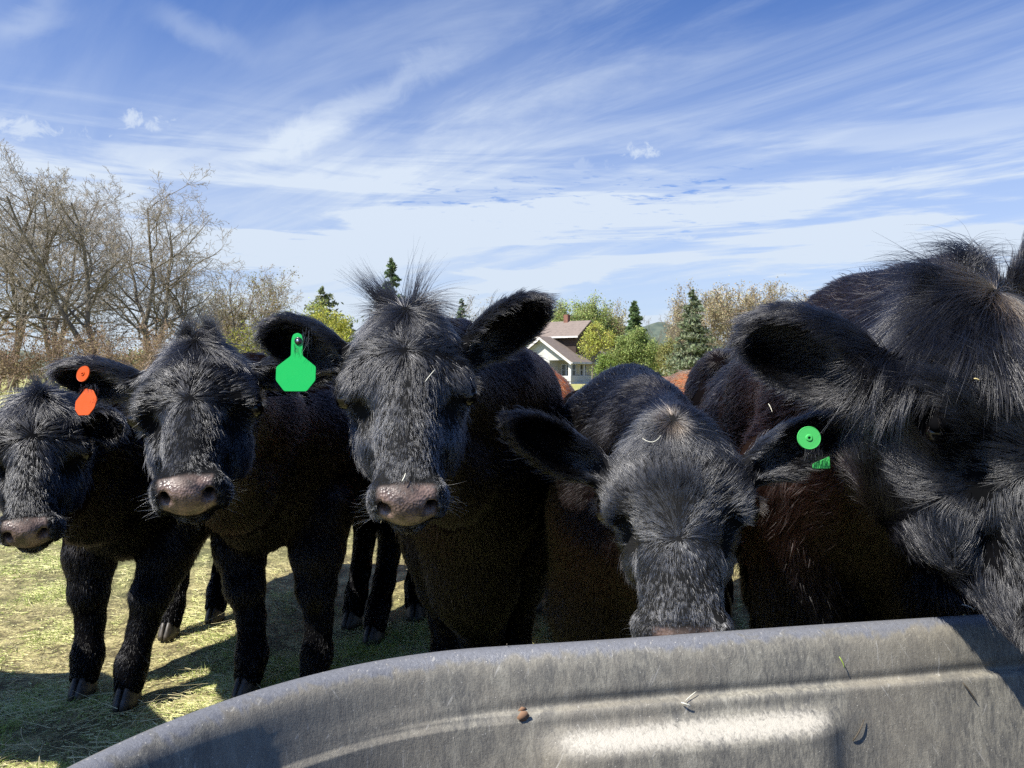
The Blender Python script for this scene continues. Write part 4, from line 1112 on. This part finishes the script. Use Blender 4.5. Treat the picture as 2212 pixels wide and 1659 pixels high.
o = hair_object('loose_hay', P, rd, np.array([.72, .64, .36])[None] * r_.uniform(.5, 1.15, N)[:, None], None, np.zeros(3)); o.data.materials.clear(); o.data.materials.append(grm)
tag(o, 'long pale dry stems scattered over the trampled grass', 'hay', kind='stuff')
print('grass', round(time.time() - T0, 1))

# ------------------------------------------------------------------ trees
def bark(name, c0, c1, rough=.9):
    m, nt, b = material(name, c1, rough)
    t = nt.node('ShaderNodeTexCoord'); n = nt.noise((t, 'Object'), 3.0, 5, .65)
    nt.set(b, 'Base Color', nt.ramp(n, [(.35, c0), (.65, c1)])); return m
def leafmat(name, transl=.35):
    m = bpy.data.materials.new(name); m.use_nodes = True; nt = NT(m.node_tree); nt.n.clear()
    o = nt.node('ShaderNodeOutputMaterial'); a = nt.node('ShaderNodeAttribute', attribute_name='tint')
    d = nt.node('ShaderNodeBsdfDiffuse', ins={'Color': (a, 'Color')}); t = nt.node('ShaderNodeBsdfTranslucent', ins={'Color': (a, 'Color')})
    mx = nt.node('ShaderNodeMixShader', ins={0: transl, 1: d, 2: t}); nt.l.new(mx.outputs[0], o.inputs[0]); return m
bark_grey = bark('bark_grey', (.10, .085, .068), (.25, .215, .17))
bark_tan = bark('bark_tan', (.15, .115, .08), (.34, .27, .19))
bark_red = bark('bark_rust', (.18, .125, .09), (.38, .28, .20))
twig_grey = bark('twig_grey', (.20, .175, .14), (.42, .37, .30))
leaf_m = leafmat('leaves_mixed')

def tubes(p0, p1, r0, r1, n=3):
    d = p1 - p0; L = np.linalg.norm(d, axis=1)[:, None] + 1e-9; d = d / L
    ref = np.where(np.abs(d[:, 2:3]) < .9, np.array([[0, 0, 1.]]), np.array([[1., 0, 0]]))
    e = np.cross(d, ref); e /= np.linalg.norm(e, axis=1)[:, None]; f = np.cross(d, e)
    a = np.linspace(0, 2 * math.pi, n, endpoint=False)
    ring = np.cos(a)[None, :, None] * e[:, None] + np.sin(a)[None, :, None] * f[:, None]
    v = np.concatenate([p0[:, None] + ring * r0[:, None, None], p1[:, None] + ring * r1[:, None, None]], 1)
    k = np.arange(len(p0))[:, None] * 2 * n
    q = np.concatenate([np.stack([k[:, 0] + j, k[:, 0] + (j + 1) % n, k[:, 0] + n + (j + 1) % n, k[:, 0] + n + j], 1) for j in range(n)])
    return v.reshape(-1, 3), q

def skeleton(H, seed, stems=3, spread=.35, kids=(7, 7, 6), wig=.16, up=.10, r0=.22, twig=.018, fork=.10, ratio=(.55, .45, .42), ang=(25, 60), clear=.15, stemlen=.85):
    r = np.random.default_rng(seed); segs = []; tips = []
    def br(p, d, L, rad, lvl):
        ns = 7 if lvl == 0 else (5 if lvl < 3 else 3); q = [p]; ds = []
        for i in range(ns):
            d = unit(d + r.normal(0, wig, 3) + V3(0, 0, up * (1 if lvl < 2 else .5)))
            p2 = q[-1] + d * L / ns; t0, t1 = i / ns, (i + 1) / ns
            segs.append((q[-1], p2, max(rad * (1 - .75 * t0), twig * .6), max(rad * (1 - .75 * t1), twig * .5), lvl))
            q.append(p2); ds.append(d)
        tips.append((q[-1], lvl))
        if lvl >= len(kids): return
        nk = kids[lvl]
        for k in range(nk):
            t = clear + (1 - clear) * (k + r.random()) / nk if lvl == 0 else .15 + .85 * (k + r.random()) / nk
            i = min(int(t * ns), ns - 1); base = q[i] + (q[i + 1] - q[i]) * (t * ns - i); dd = ds[i]
            an = math.radians(r.uniform(*ang)); az_ = r.uniform(0, 6.283)
            e = unit(np.cross(dd, V3(.3, .2, .9))); f = np.cross(dd, e)
            nd = dd * math.cos(an) + (e * math.cos(az_) + f * math.sin(az_)) * math.sin(an)
            br(base, nd, L * ratio[lvl] * (1.15 - .6 * t) * r.uniform(.75, 1.25), rad * (1 - .7 * t) * .55, lvl + 1)
    if stems > 1: segs.append((V3(0, 0, -.1), V3(0, 0, H * fork), r0 * 1.25, r0 * 1.05, 0))
    for s_ in range(stems):
        a = 6.283 * (s_ + r.random() * .7) / stems; sp = spread * r.uniform(.5, 1.3)
        d = unit(V3(math.cos(a) * sp, math.sin(a) * sp, 1)) if stems > 1 else V3(0, 0, 1)
        br(V3(0, 0, H * fork if stems > 1 else -.1), d, H * stemlen * r.uniform(.8, 1.02), r0 * (.75 if stems > 1 else 1), 0)
    P0 = np.array([s[0] for s in segs]); P1 = np.array([s[1] for s in segs]); R0 = np.array([s[2] for s in segs]); R1 = np.array([s[3] for s in segs]); lv = np.array([s[4] for s in segs])
    sc = H / P1[:, 2].max(); P0 = P0 * sc; P1 = P1 * sc
    return P0, P1, R0, R1, lv, np.array([t[0] for t in tips if t[1] >= 2]) * sc if any(t[1] >= 2 for t in tips) else np.array([t[0] for t in tips]) * sc

def place(x, d, top):
    b = U(x, HORIZON, d); return V3(b[0], d, 0), CAM_H + (HORIZON - top) / FPX * d
def leaf_quads(c, size, col, r, var=.25, aspect=1.6):
    N = len(c); e = r.normal(size=(N, 3)); e /= np.linalg.norm(e, axis=1)[:, None]; f = np.cross(e, r.normal(size=(N, 3))); f /= np.linalg.norm(f, axis=1)[:, None]
    s = size * r.uniform(.6, 1.4, N)[:, None]
    v = np.stack([c - e * s * aspect * .5, c + f * s * .5, c + e * s * aspect * .5, c - f * s * .5], 1).reshape(-1, 3)
    q = np.arange(4 * N).reshape(-1, 4)
    cc = np.asarray(col)[None] * np.clip(r.normal(1, var, N), .4, 1.8)[:, None]
    cc = cc * (1 + r.normal(0, .06, (N, 3)))
    return v, q, np.repeat(np.clip(cc, 0, 1), 4, 0)
def tree(name, x, d, top, seed, label, cat='tree', mat=None, group=None, leaves=None, crownmat=None, sides=3, crownlv=2, **kw):
    base, H = place(x, d, top); mat = mat or bark_grey
    P0, P1, R0, R1, lv, tips = skeleton(H, seed, **kw)
    root = empty(name, tuple(base)); tag(root, label, cat, group)
    a = lv < crownlv; v, q = tubes(P0[a], P1[a], R0[a], R1[a], 6)
    mesh_np('trunk', v, q, mat, root, True)
    a = ~a; v, q = tubes(P0[a], P1[a], R0[a], R1[a], sides)
    mesh_np('crown', v, q, crownmat or mat, root, True)
    if leaves:
        n_per, size, scat, col = leaves; r = np.random.default_rng(seed + 5)
        c = np.repeat(tips, n_per, 0) + r.normal(0, scat, (len(tips) * n_per, 3)); c[:, 2] = np.maximum(c[:, 2], .1)
        v, q, cc = leaf_quads(c, size, col, r)
        mesh_np('foliage', v, q, leaf_m, root, False, {'tint': cc})
    return root
def conifer(x, d, top, seed, label, width=.32, col=(.06, .10, .045), group=None, size=.16, N=14000, bare=.06, tips_col=None, name='conifer'):
    base, H = place(x, d, top); r = np.random.default_rng(seed)
    root = empty(name, tuple(base)); tag(root, label, 'conifer', group)
    MB().tube(np.array([(0, 0, -.1), (0, 0, H * .5), (0, 0, H * .98)]), [H * .022, H * .012, .02], 8).build('trunk', bark_grey, root, True)
    P0, P1 = [], []; C = []
    nb = int(16 + H * 9)
    for k in range(nb):
        t = bare + (1 - bare) * ((k + r.random()) / nb) ** 1.0; z = H * t
        L = H * width * .5 * (1 - t) ** .75 * r.uniform(.55, 1.25) + .12; a = r.uniform(0, 6.283)
        dr = V3(math.cos(a), math.sin(a), r.uniform(-.25, .18)); e_ = V3(0, 0, z) + dr * L + V3(0, 0, L * .12)
        P0.append(V3(0, 0, z)); P1.append(e_); m_ = int(N * L / (nb * H * width * .25))
        tt = r.uniform(.12, 1.05, m_)[:, None]; spread = .05 * L + .16 * L * tt
        c = P0[-1] + (e_ - P0[-1]) * tt + r.normal(size=(m_, 3)) * spread * np.array([1, 1, .45]) + V3(0, 0, -.12 * L) * tt ** 2
        C.append(c)
    P0 = np.array(P0); P1 = np.array(P1); v, q = tubes(P0, P1, np.full(nb, .03), np.full(nb, .01), 3)
    mesh_np('branches', v, q, bark_grey, root, True)
    C = np.concatenate(C); v, q, cc = leaf_quads(C, size, col, r, .35, 2.6)
    mesh_np('crown', v, q, leaf_m, root, False, {'tint': cc})
    return root

GB = 'bare old trees along the left field edge'
spec = [(-70, 50, 372, 'broad bare tree whose limbs enter at the left photo edge', .45), (28, 47, 340, 'tall bare tree nearest the left edge with leaning stems', .35), (118, 52, 336, 'tall bare tree, second from the left edge, with fine rounded top', .28),
        (214, 46, 338, 'bare tree with one straight dark stem and round twiggy head', .18), (318, 50, 366, 'bare tree with a rusty stem leaning right of the straight one', .35), (425, 55, 500, 'lower spreading bare tree behind the looped poll hair', .55)]
for i, (x, d, top, lab, sp) in enumerate(spec):
    tree('bare_tree', x, d, top, 40 + i, lab, group=GB, mat=bark_grey, stems=3 if i != 3 else 2, spread=sp, kids=(10, 9, 7, 3), wig=.19, up=.05, r0=.25, twig=.017, ratio=(.60, .50, .45, .5), ang=(30, 70), crownmat=twig_grey)
for i, (x, d, top, lab) in enumerate([(545, 60, 590, 'twiggy olive brown tree at the end of the bare tree row'), (490, 64, 640, 'small dense bare tree between the spreading one and the olive one')]):
    tree('bare_tree', x, d, top, 60 + i, lab, group=GB, mat=bark_tan, stems=5, spread=.5, kids=(9, 7, 6), r0=.12, twig=.020, up=.14, leaves=(2, .07, .25, (.30, .27, .09)))
bl = ['rusty thicket of bare shrubs at the far left edge', 'rusty bare shrub below the tallest bare tree', 'rusty bare shrub below the straight stemmed tree', 'rusty bare shrub left of the looped poll hair', 'brown bare shrub under the spreading bare tree', 'olive tinged shrub below the row end, left of the green tag']
for i, (x, top) in enumerate([(-10, 690), (90, 680), (190, 670), (285, 690), (390, 690), (520, 700)]):
    tree('bare_shrub', x, 40 + i % 3 * 2, top, 70 + i, bl[i], 'shrub', bark_red if i < 4 else bark_tan, 'bare shrubs under the left trees', stems=7, spread=.95, kids=(8, 7, 4), r0=.07, twig=.016, wig=.22, up=.05, fork=.02, stemlen=.8,
         leaves=(1, .07, .2, (.30, .23, .14)) if i < 5 else (3, .09, .3, (.30, .30, .08)))
# field edge in the middle
tree('sapling', 648, 66, 648, 81, 'pale yellow green young tree left of the dark evergreen', mat=bark_tan, stems=3, spread=.5, kids=(7, 6, 4), r0=.05, twig=.012, leaves=(6, .09, .25, (.40, .45, .12)))
tree('sapling', 615, 70, 668, 82, 'low pale sapling just left of the yellow green young tree', mat=bark_tan, stems=3, spread=.5, kids=(6, 5, 4), r0=.05, twig=.012, leaves=(5, .09, .25, (.36, .42, .12)))
conifer(700, 72, 620, 83, 'grey green evergreen above the ear with the large green tag', .95, (.20, .23, .13), size=.15, N=9000)
tree('flowering_shrub', 694, 64, 668, 84, 'bright yellow shrub in front of the grey green evergreen', 'shrub', bark_tan, stems=5, spread=.5, kids=(7, 6, 4), r0=.04, twig=.012, leaves=(12, .09, .22, (.50, .50, .10)))
conifer(846, 80, 560, 85, 'tall narrow dark pine behind the wild poll hair', .34, (.13, .18, .09), size=.2, N=7000)
conifer(758, 95, 700, 86, 'small distant conifer left of the middle heifer', .5, (.13, .17, .10), N=3000)
tree('bare_tree', 1030, 100, 640, 87, 'distant tan bare tree left of the raised ear', mat=bark_tan, stems=5, spread=.45, kids=(9, 8, 5), r0=.12, twig=.028, leaves=(1, .1, .3, (.38, .33, .20)))
conifer(998, 98, 645, 88, 'small dark conifer beside the distant tan bare tree', .45, (.11, .15, .08), N=3000)
# beyond the house
pl = ['pale green poplar directly above the raised ear tip', 'pale green poplar above the house roof ridge', 'pale green poplar over the roof gable end', 'tan poplar with few leaves left of the dark evergreen']
for i, (x, top) in enumerate([(1212, 650), (1246, 645), (1292, 640), (1334, 645)]):
    tree('poplar', x, 135 + i * 4, top, 90 + i, pl[i], group='pale poplars behind the house', mat=bark_tan, stems=4, spread=.22, kids=(10, 8, 5), r0=.16, twig=.035, ang=(20, 40), up=.2, leaves=(5 if i < 3 else 2, .20, .5, (.36, .42, .16) if i < 3 else (.42, .38, .2)))
conifer(1370, 112, 652, 96, 'dense dark evergreen right of the house', .36, (.14, .20, .09), size=.26, N=16000)
tree('willow', 1372, 84, 712, 97, 'rounded fresh green willow shrub in front of the dark evergreen', 'shrub', bark_tan, stems=7, spread=.75, kids=(9, 7, 5), r0=.07, twig=.018, up=.12, wig=.14, leaves=(11, .12, .25, (.27, .33, .12)))
tree('willow', 1325, 86, 765, 103, 'low green shrub between the willow and the house porch', 'shrub', bark_tan, stems=6, spread=.8, kids=(7, 6, 4), r0=.05, twig=.016, leaves=(10, .11, .22, (.25, .33, .10)))
tree('young_maple', 1278, 80, 697, 98, 'small yellow green tree standing before the porch corner', 'tree', bark_grey, stems=1, fork=.35, kids=(16, 8, 5), r0=.09, twig=.016, up=.05, clear=.38, ang=(30, 65), ratio=(.45, .5, .5), leaves=(5, .11, .16, (.47, .48, .12)))
tree('bare_tree', 1422, 120, 675, 99, 'thin grey bare tree between the dark evergreen and the spruce', mat=bark_grey, stems=3, spread=.45, kids=(7, 6, 5), r0=.10, twig=.022)
tree('olive_shrub', 1440, 100, 735, 100, 'low olive shrub beneath the distant hill', 'shrub', bark_tan, stems=6, spread=.8, kids=(8, 7, 4), r0=.05, twig=.016, leaves=(8, .13, .3, (.30, .30, .12)))
tree('olive_shrub', 1405, 105, 750, 104, 'low green shrub right of the willow', 'shrub', bark_tan, stems=6, spread=.9, kids=(8, 7, 4), r0=.05, twig=.016, leaves=(8, .13, .3, (.24, .34, .08)))
conifer(1494, 78, 626, 101, 'tall grey green spruce left of the cottonwoods', .52, (.21, .24, .15), size=.15, N=15000)
cl_ = ['tan cottonwood just right of the spruce', 'tan cottonwood, second right of the spruce', 'tan cottonwood above the shaggy ear', 'tan cottonwood farthest right above the shaggy ear', 'low tan cottonwood behind the neck of the shaggy cow', 'tan cottonwood partly behind the spruce']
for i, (x, top) in enumerate([(1533, 600), (1577, 612), (1622, 608), (1668, 612), (1725, 630), (1478, 640)]):
    tree('cottonwood', x, 112 + i * 3, top, 110 + i, cl_[i], group='bare cottonwoods right of the spruce', mat=bark_tan, stems=4, spread=.28, kids=(10, 8, 5), r0=.17, twig=.034, ang=(20, 42), up=.2, leaves=(2, .16, .4, (.42, .36, .22)))

# ------------------------------------------------------------------ farmhouse
def paint(name, col, rough=.6, boards=0.0):
    m, nt, b = material(name, col, rough)
    t = nt.node('ShaderNodeTexCoord'); n = nt.noise((t, 'Object'), 2.5, 5, .65)
    nt.set(b, 'Base Color', nt.mix(nt.smooth((n, 0), .4, .7, 0, .45), c4(*col), c4(*[x * .55 for x in col])))
    if boards:
        wv_ = nt.node('ShaderNodeTexWave', wave_type='BANDS', bands_direction='Z', wave_profile='SAW', ins={'Vector': (t, 'Object'), 'Scale': boards})
        nt.set(b, 'Normal', nt.node('ShaderNodeBump', ins={'Height': wv_, 'Strength': 1.0, 'Distance': .03}))
    return m
white_side = paint('white_clapboard', (.74, .73, .68), .6, 1.6)
white_trim = paint('white_trim', (.80, .77, .70))
shingle = paint('brown_shingle_roof', (.20, .16, .135), .85, 1.2)
dark_wall = paint('dark_shingle_wall', (.06, .04, .03), .8, 1.2)
glass_m, _, _ = material('window_glass', (.03, .035, .04), .08)
shade_wall = paint('shaded_clapboard', (.42, .40, .34), .7, 1.6)  # same clapboard darkened, porch shade painted into the colour
cor = V3((1233 - CXP) / FPX * 95, 95, 0)
A1 = unit(V3(-.85, .52, 0)); B1 = unit(V3(.62, .79, 0)); Zu = V3(0, 0, 1)
RM = np.stack([A1, B1, Zu], 1)
house = empty('farmhouse', tuple(cor)); tag(house, 'old white clapboard farmhouse with brown roofs and open corner porch', 'house')
def hp(a, b, z): return A1 * a + B1 * b + Zu * z
def hbox(m, a0, a1, b0, b1, z0, z1): return m.box(hp((a0 + a1) / 2, (b0 + b1) / 2, (z0 + z1) / 2), (a1 - a0, b1 - b0, z1 - z0), RM)
m = MB(); hbox(m, 3.0, 8, 0, 10, .35, 2.95); m.build('wall', white_side, house)
m = MB(); hbox(m, .2, 3.0, 1.9, 10, .35, 2.95); m.build('porch_back_wall', shade_wall, house)
m = MB(); hbox(m, .05, 8, .05, 9.95, -.3, .35); m.build('foundation', white_trim, house)
m = MB(); hbox(m, .0, 3.0, .0, .16, .35, 1.0); hbox(m, 0, .16, .16, 6, .35, 1.0); m.build('porch_rail_wall', white_side, house)
for a, b_ in ((.17, .17), (.17, 3.1), (.17, 6.0)):
    m = MB(); hbox(m, a - .17, a + .17, b_ - .17, b_ + .17, 1.0, 2.72); hbox(m, a - .24, a + .24, b_ - .24, b_ + .24, 2.72, 2.95); m.build('porch_post', white_trim, house)
m = MB(); m.prism(np.array([(0, 2.95), (8, 2.95), (4, 5.75)]), hp(0, .02, 0), A1, Zu, B1, .25); m.build('gable', white_side, house)
def slab(m, p, th=.16):
    p = [np.asarray(x) for x in p]; nrm = unit(np.cross(p[1] - p[0], p[2] - p[0])); nrm = nrm if nrm[2] > 0 else -nrm
    v = p + [x - nrm * th for x in p]
    m.add(v, [(0, 1, 2, 3), (7, 6, 5, 4), (0, 4, 5, 1), (1, 5, 6, 2), (2, 6, 7, 3), (3, 7, 4, 0)])
m = MB(); slab(m, [hp(-.6, -.7, 2.72), hp(-.6, 10.6, 2.72), hp(4, 10.6, 5.98), hp(4, -.7, 5.98)]); slab(m, [hp(8.6, -.7, 2.72), hp(8.6, 10.6, 2.72), hp(4, 10.6, 5.98), hp(4, -.7, 5.98)])
rf = m.build('roof', shingle, house)
m = MB(); slab(m, [hp(-.6, -.74, 2.60), hp(-.6, -.70, 2.60), hp(4, -.70, 5.86), hp(4, -.74, 5.86)], .30); slab(m, [hp(8.6, -.74, 2.60), hp(8.6, -.70, 2.60), hp(4, -.70, 5.86), hp(4, -.74, 5.86)], .30)
hbox(m, -.66, -.605, -.7, 10.6, 2.50, 2.70); m.build('fascia', white_trim, rf)
m = MB(); hbox(m, .9, 7.2, 2.6, 7.4, 3.2, 6.35); m.prism(np.array([(2.6, 6.35), (7.4, 6.35), (5.0, 8.0)]), hp(.9, 0, 0), B1, Zu, A1, 6.3); m.build('upper_wall', dark_wall, house)
m = MB(); slab(m, [hp(.2, 1.9, 6.02), hp(7.9, 1.9, 6.02), hp(7.9, 5, 8.15), hp(.2, 5, 8.15)]); slab(m, [hp(.2, 8.1, 6.02), hp(7.9, 8.1, 6.02), hp(7.9, 5, 8.15), hp(.2, 5, 8.15)])
uf = m.build('upper_roof', shingle, house)
m = MB(); hbox(m, .2, 7.9, 1.84, 1.895, 5.82, 6.02); m.build('fascia', white_trim, uf)
m = MB(); hbox(m, 3.4, 4.0, 4.7, 5.3, 7.6, 9.0); m.build('chimney', bark('chimney_brick', (.15, .07, .05), (.28, .13, .09)), house)
def window(a, b_, ax, wd, z0, z1):
    m = MB()
    def bb(m, u0, u1, d0, d1, za, zb):
        if ax == 'a': hbox(m, a + u0, a + u1, b_ + d0, b_ + d1, za, zb)
        else: hbox(m, a + d0, a + d1, b_ + u0, b_ + u1, za, zb)
    bb(m, -wd / 2 - .09, -wd / 2, -.05, .03, z0 - .09, z1 + .09); bb(m, wd / 2, wd / 2 + .09, -.05, .03, z0 - .09, z1 + .09)
    bb(m, -wd / 2, wd / 2, -.05, .03, z1, z1 + .09); bb(m, -wd / 2, wd / 2, -.05, .03, z0 - .09, z0); bb(m, -wd / 2, wd / 2, -.045, .02, (z0 + z1) / 2 - .03, (z0 + z1) / 2 + .03)
    fr = m.build('window', white_trim, house)
    m = MB(); bb(m, -wd / 2, wd / 2, -.02, .01, z0, z1); m.build('pane', glass_m, fr)
for a in (.75, 1.45, 2.15): window(a, 1.9, 'a', .5, 1.05, 2.4)
for b_ in (2.7, 3.5, 7.2): window(.2, b_, 'b', .55, 1.05, 2.4)
window(5.2, 0, 'a', .9, 1.2, 2.4)

# far fence rail, field details, hills
hm_, nt, b = material('wooded_hill', (.06, .09, .05), .95)
t_ = nt.node('ShaderNodeTexCoord'); nt.set(b, 'Base Color', nt.ramp(nt.noise((t_, 'Object'), .02, 6, .65), [(.35, (.05, .075, .06)), (.65, (.10, .125, .09))]))
xs = np.linspace(-4500, 4500, 260); r_ = np.random.default_rng(3)
def ridge(name, Y0, hfun, label=None):
    rows = []
    for k, f in enumerate((0, .35, .7, 1.0, .8)):
        hh_ = hfun(xs) * f; rows.append(np.stack([xs, np.full_like(xs, Y0 + k * 110.0) + 30 * np.sin(xs / 210 + k), hh_ * (1 + .05 * np.sin(xs / 37 + k * 2)) - .5], 1))
    v = np.concatenate(rows); n = len(xs); I = (np.arange(4)[:, None] * n + np.arange(n - 1)[None]).ravel()
    o = mesh_np(name, v, np.stack([I, I + 1, I + n + 1, I + n], 1), hm_, None, True); tag(o, kind='structure')
ridge('hills', 3600, lambda x: 125 + 112 * np.exp(-((x - 700) / 420) ** 2) + 30 * np.sin(x / 630.0 + 1) + 8 * np.sin(x / 110.0))
# far treeline mass
r_ = np.random.default_rng(9); N = 42000
xx = r_.uniform(-190, 190, N); hh_ = np.clip(4.5 + 2.2 * np.sin(xx / 9.0) + 1.5 * np.sin(xx / 3.1 + 1), 1.5, 9)
c = np.c_[xx, 215 + r_.normal(0, 5, N) + xx * .05, hh_ * np.sqrt(r_.random(N))]
v, q, cc = leaf_quads(c, .75, (.22, .22, .11), r_, .3)
tag(mesh_np('treeline', v, q, leaf_m, None, False, {'tint': cc}), 'low hazy olive line of trees across the far field', 'treeline', kind='stuff')
# dry tall grass at the left edge of the field
grass('dry_grass', 26000, (17, 30), 15, .35, .95, .004, 'tall pale dry grass at the far left of the field', 1.3, (-.75, -.40), False)
bpy.data.objects['dry_grass']['category'] = 'grass'
grass('short_grass', 90000, (8, 60), 16, .05, .10, .0012, 'thin green and yellow grass over the far pasture', .7, (-.72, .2), False)
# wire fence with posts beyond the herd
pm = bark('fence_wood', (.20, .17, .13), (.42, .37, .30))
fence = empty('fence', (9.0, 88, 0)); tag(fence, 'low pale rail fence left of the spruce, across the green field', 'fence')
m = MB().box((18, 30, 4.0), (22, .08, .12)); 
for k in range(9):
    MB().box((7.6 + k * 2.6, 30.08, 2.0), (.14, .07, 4.2)).build('post', pm, fence)
m.build('rail', pm, fence)
print('all', round(time.time() - T0, 1), 'verts', sum(len(o.data.vertices) for o in S.objects if o.type == 'MESH'))
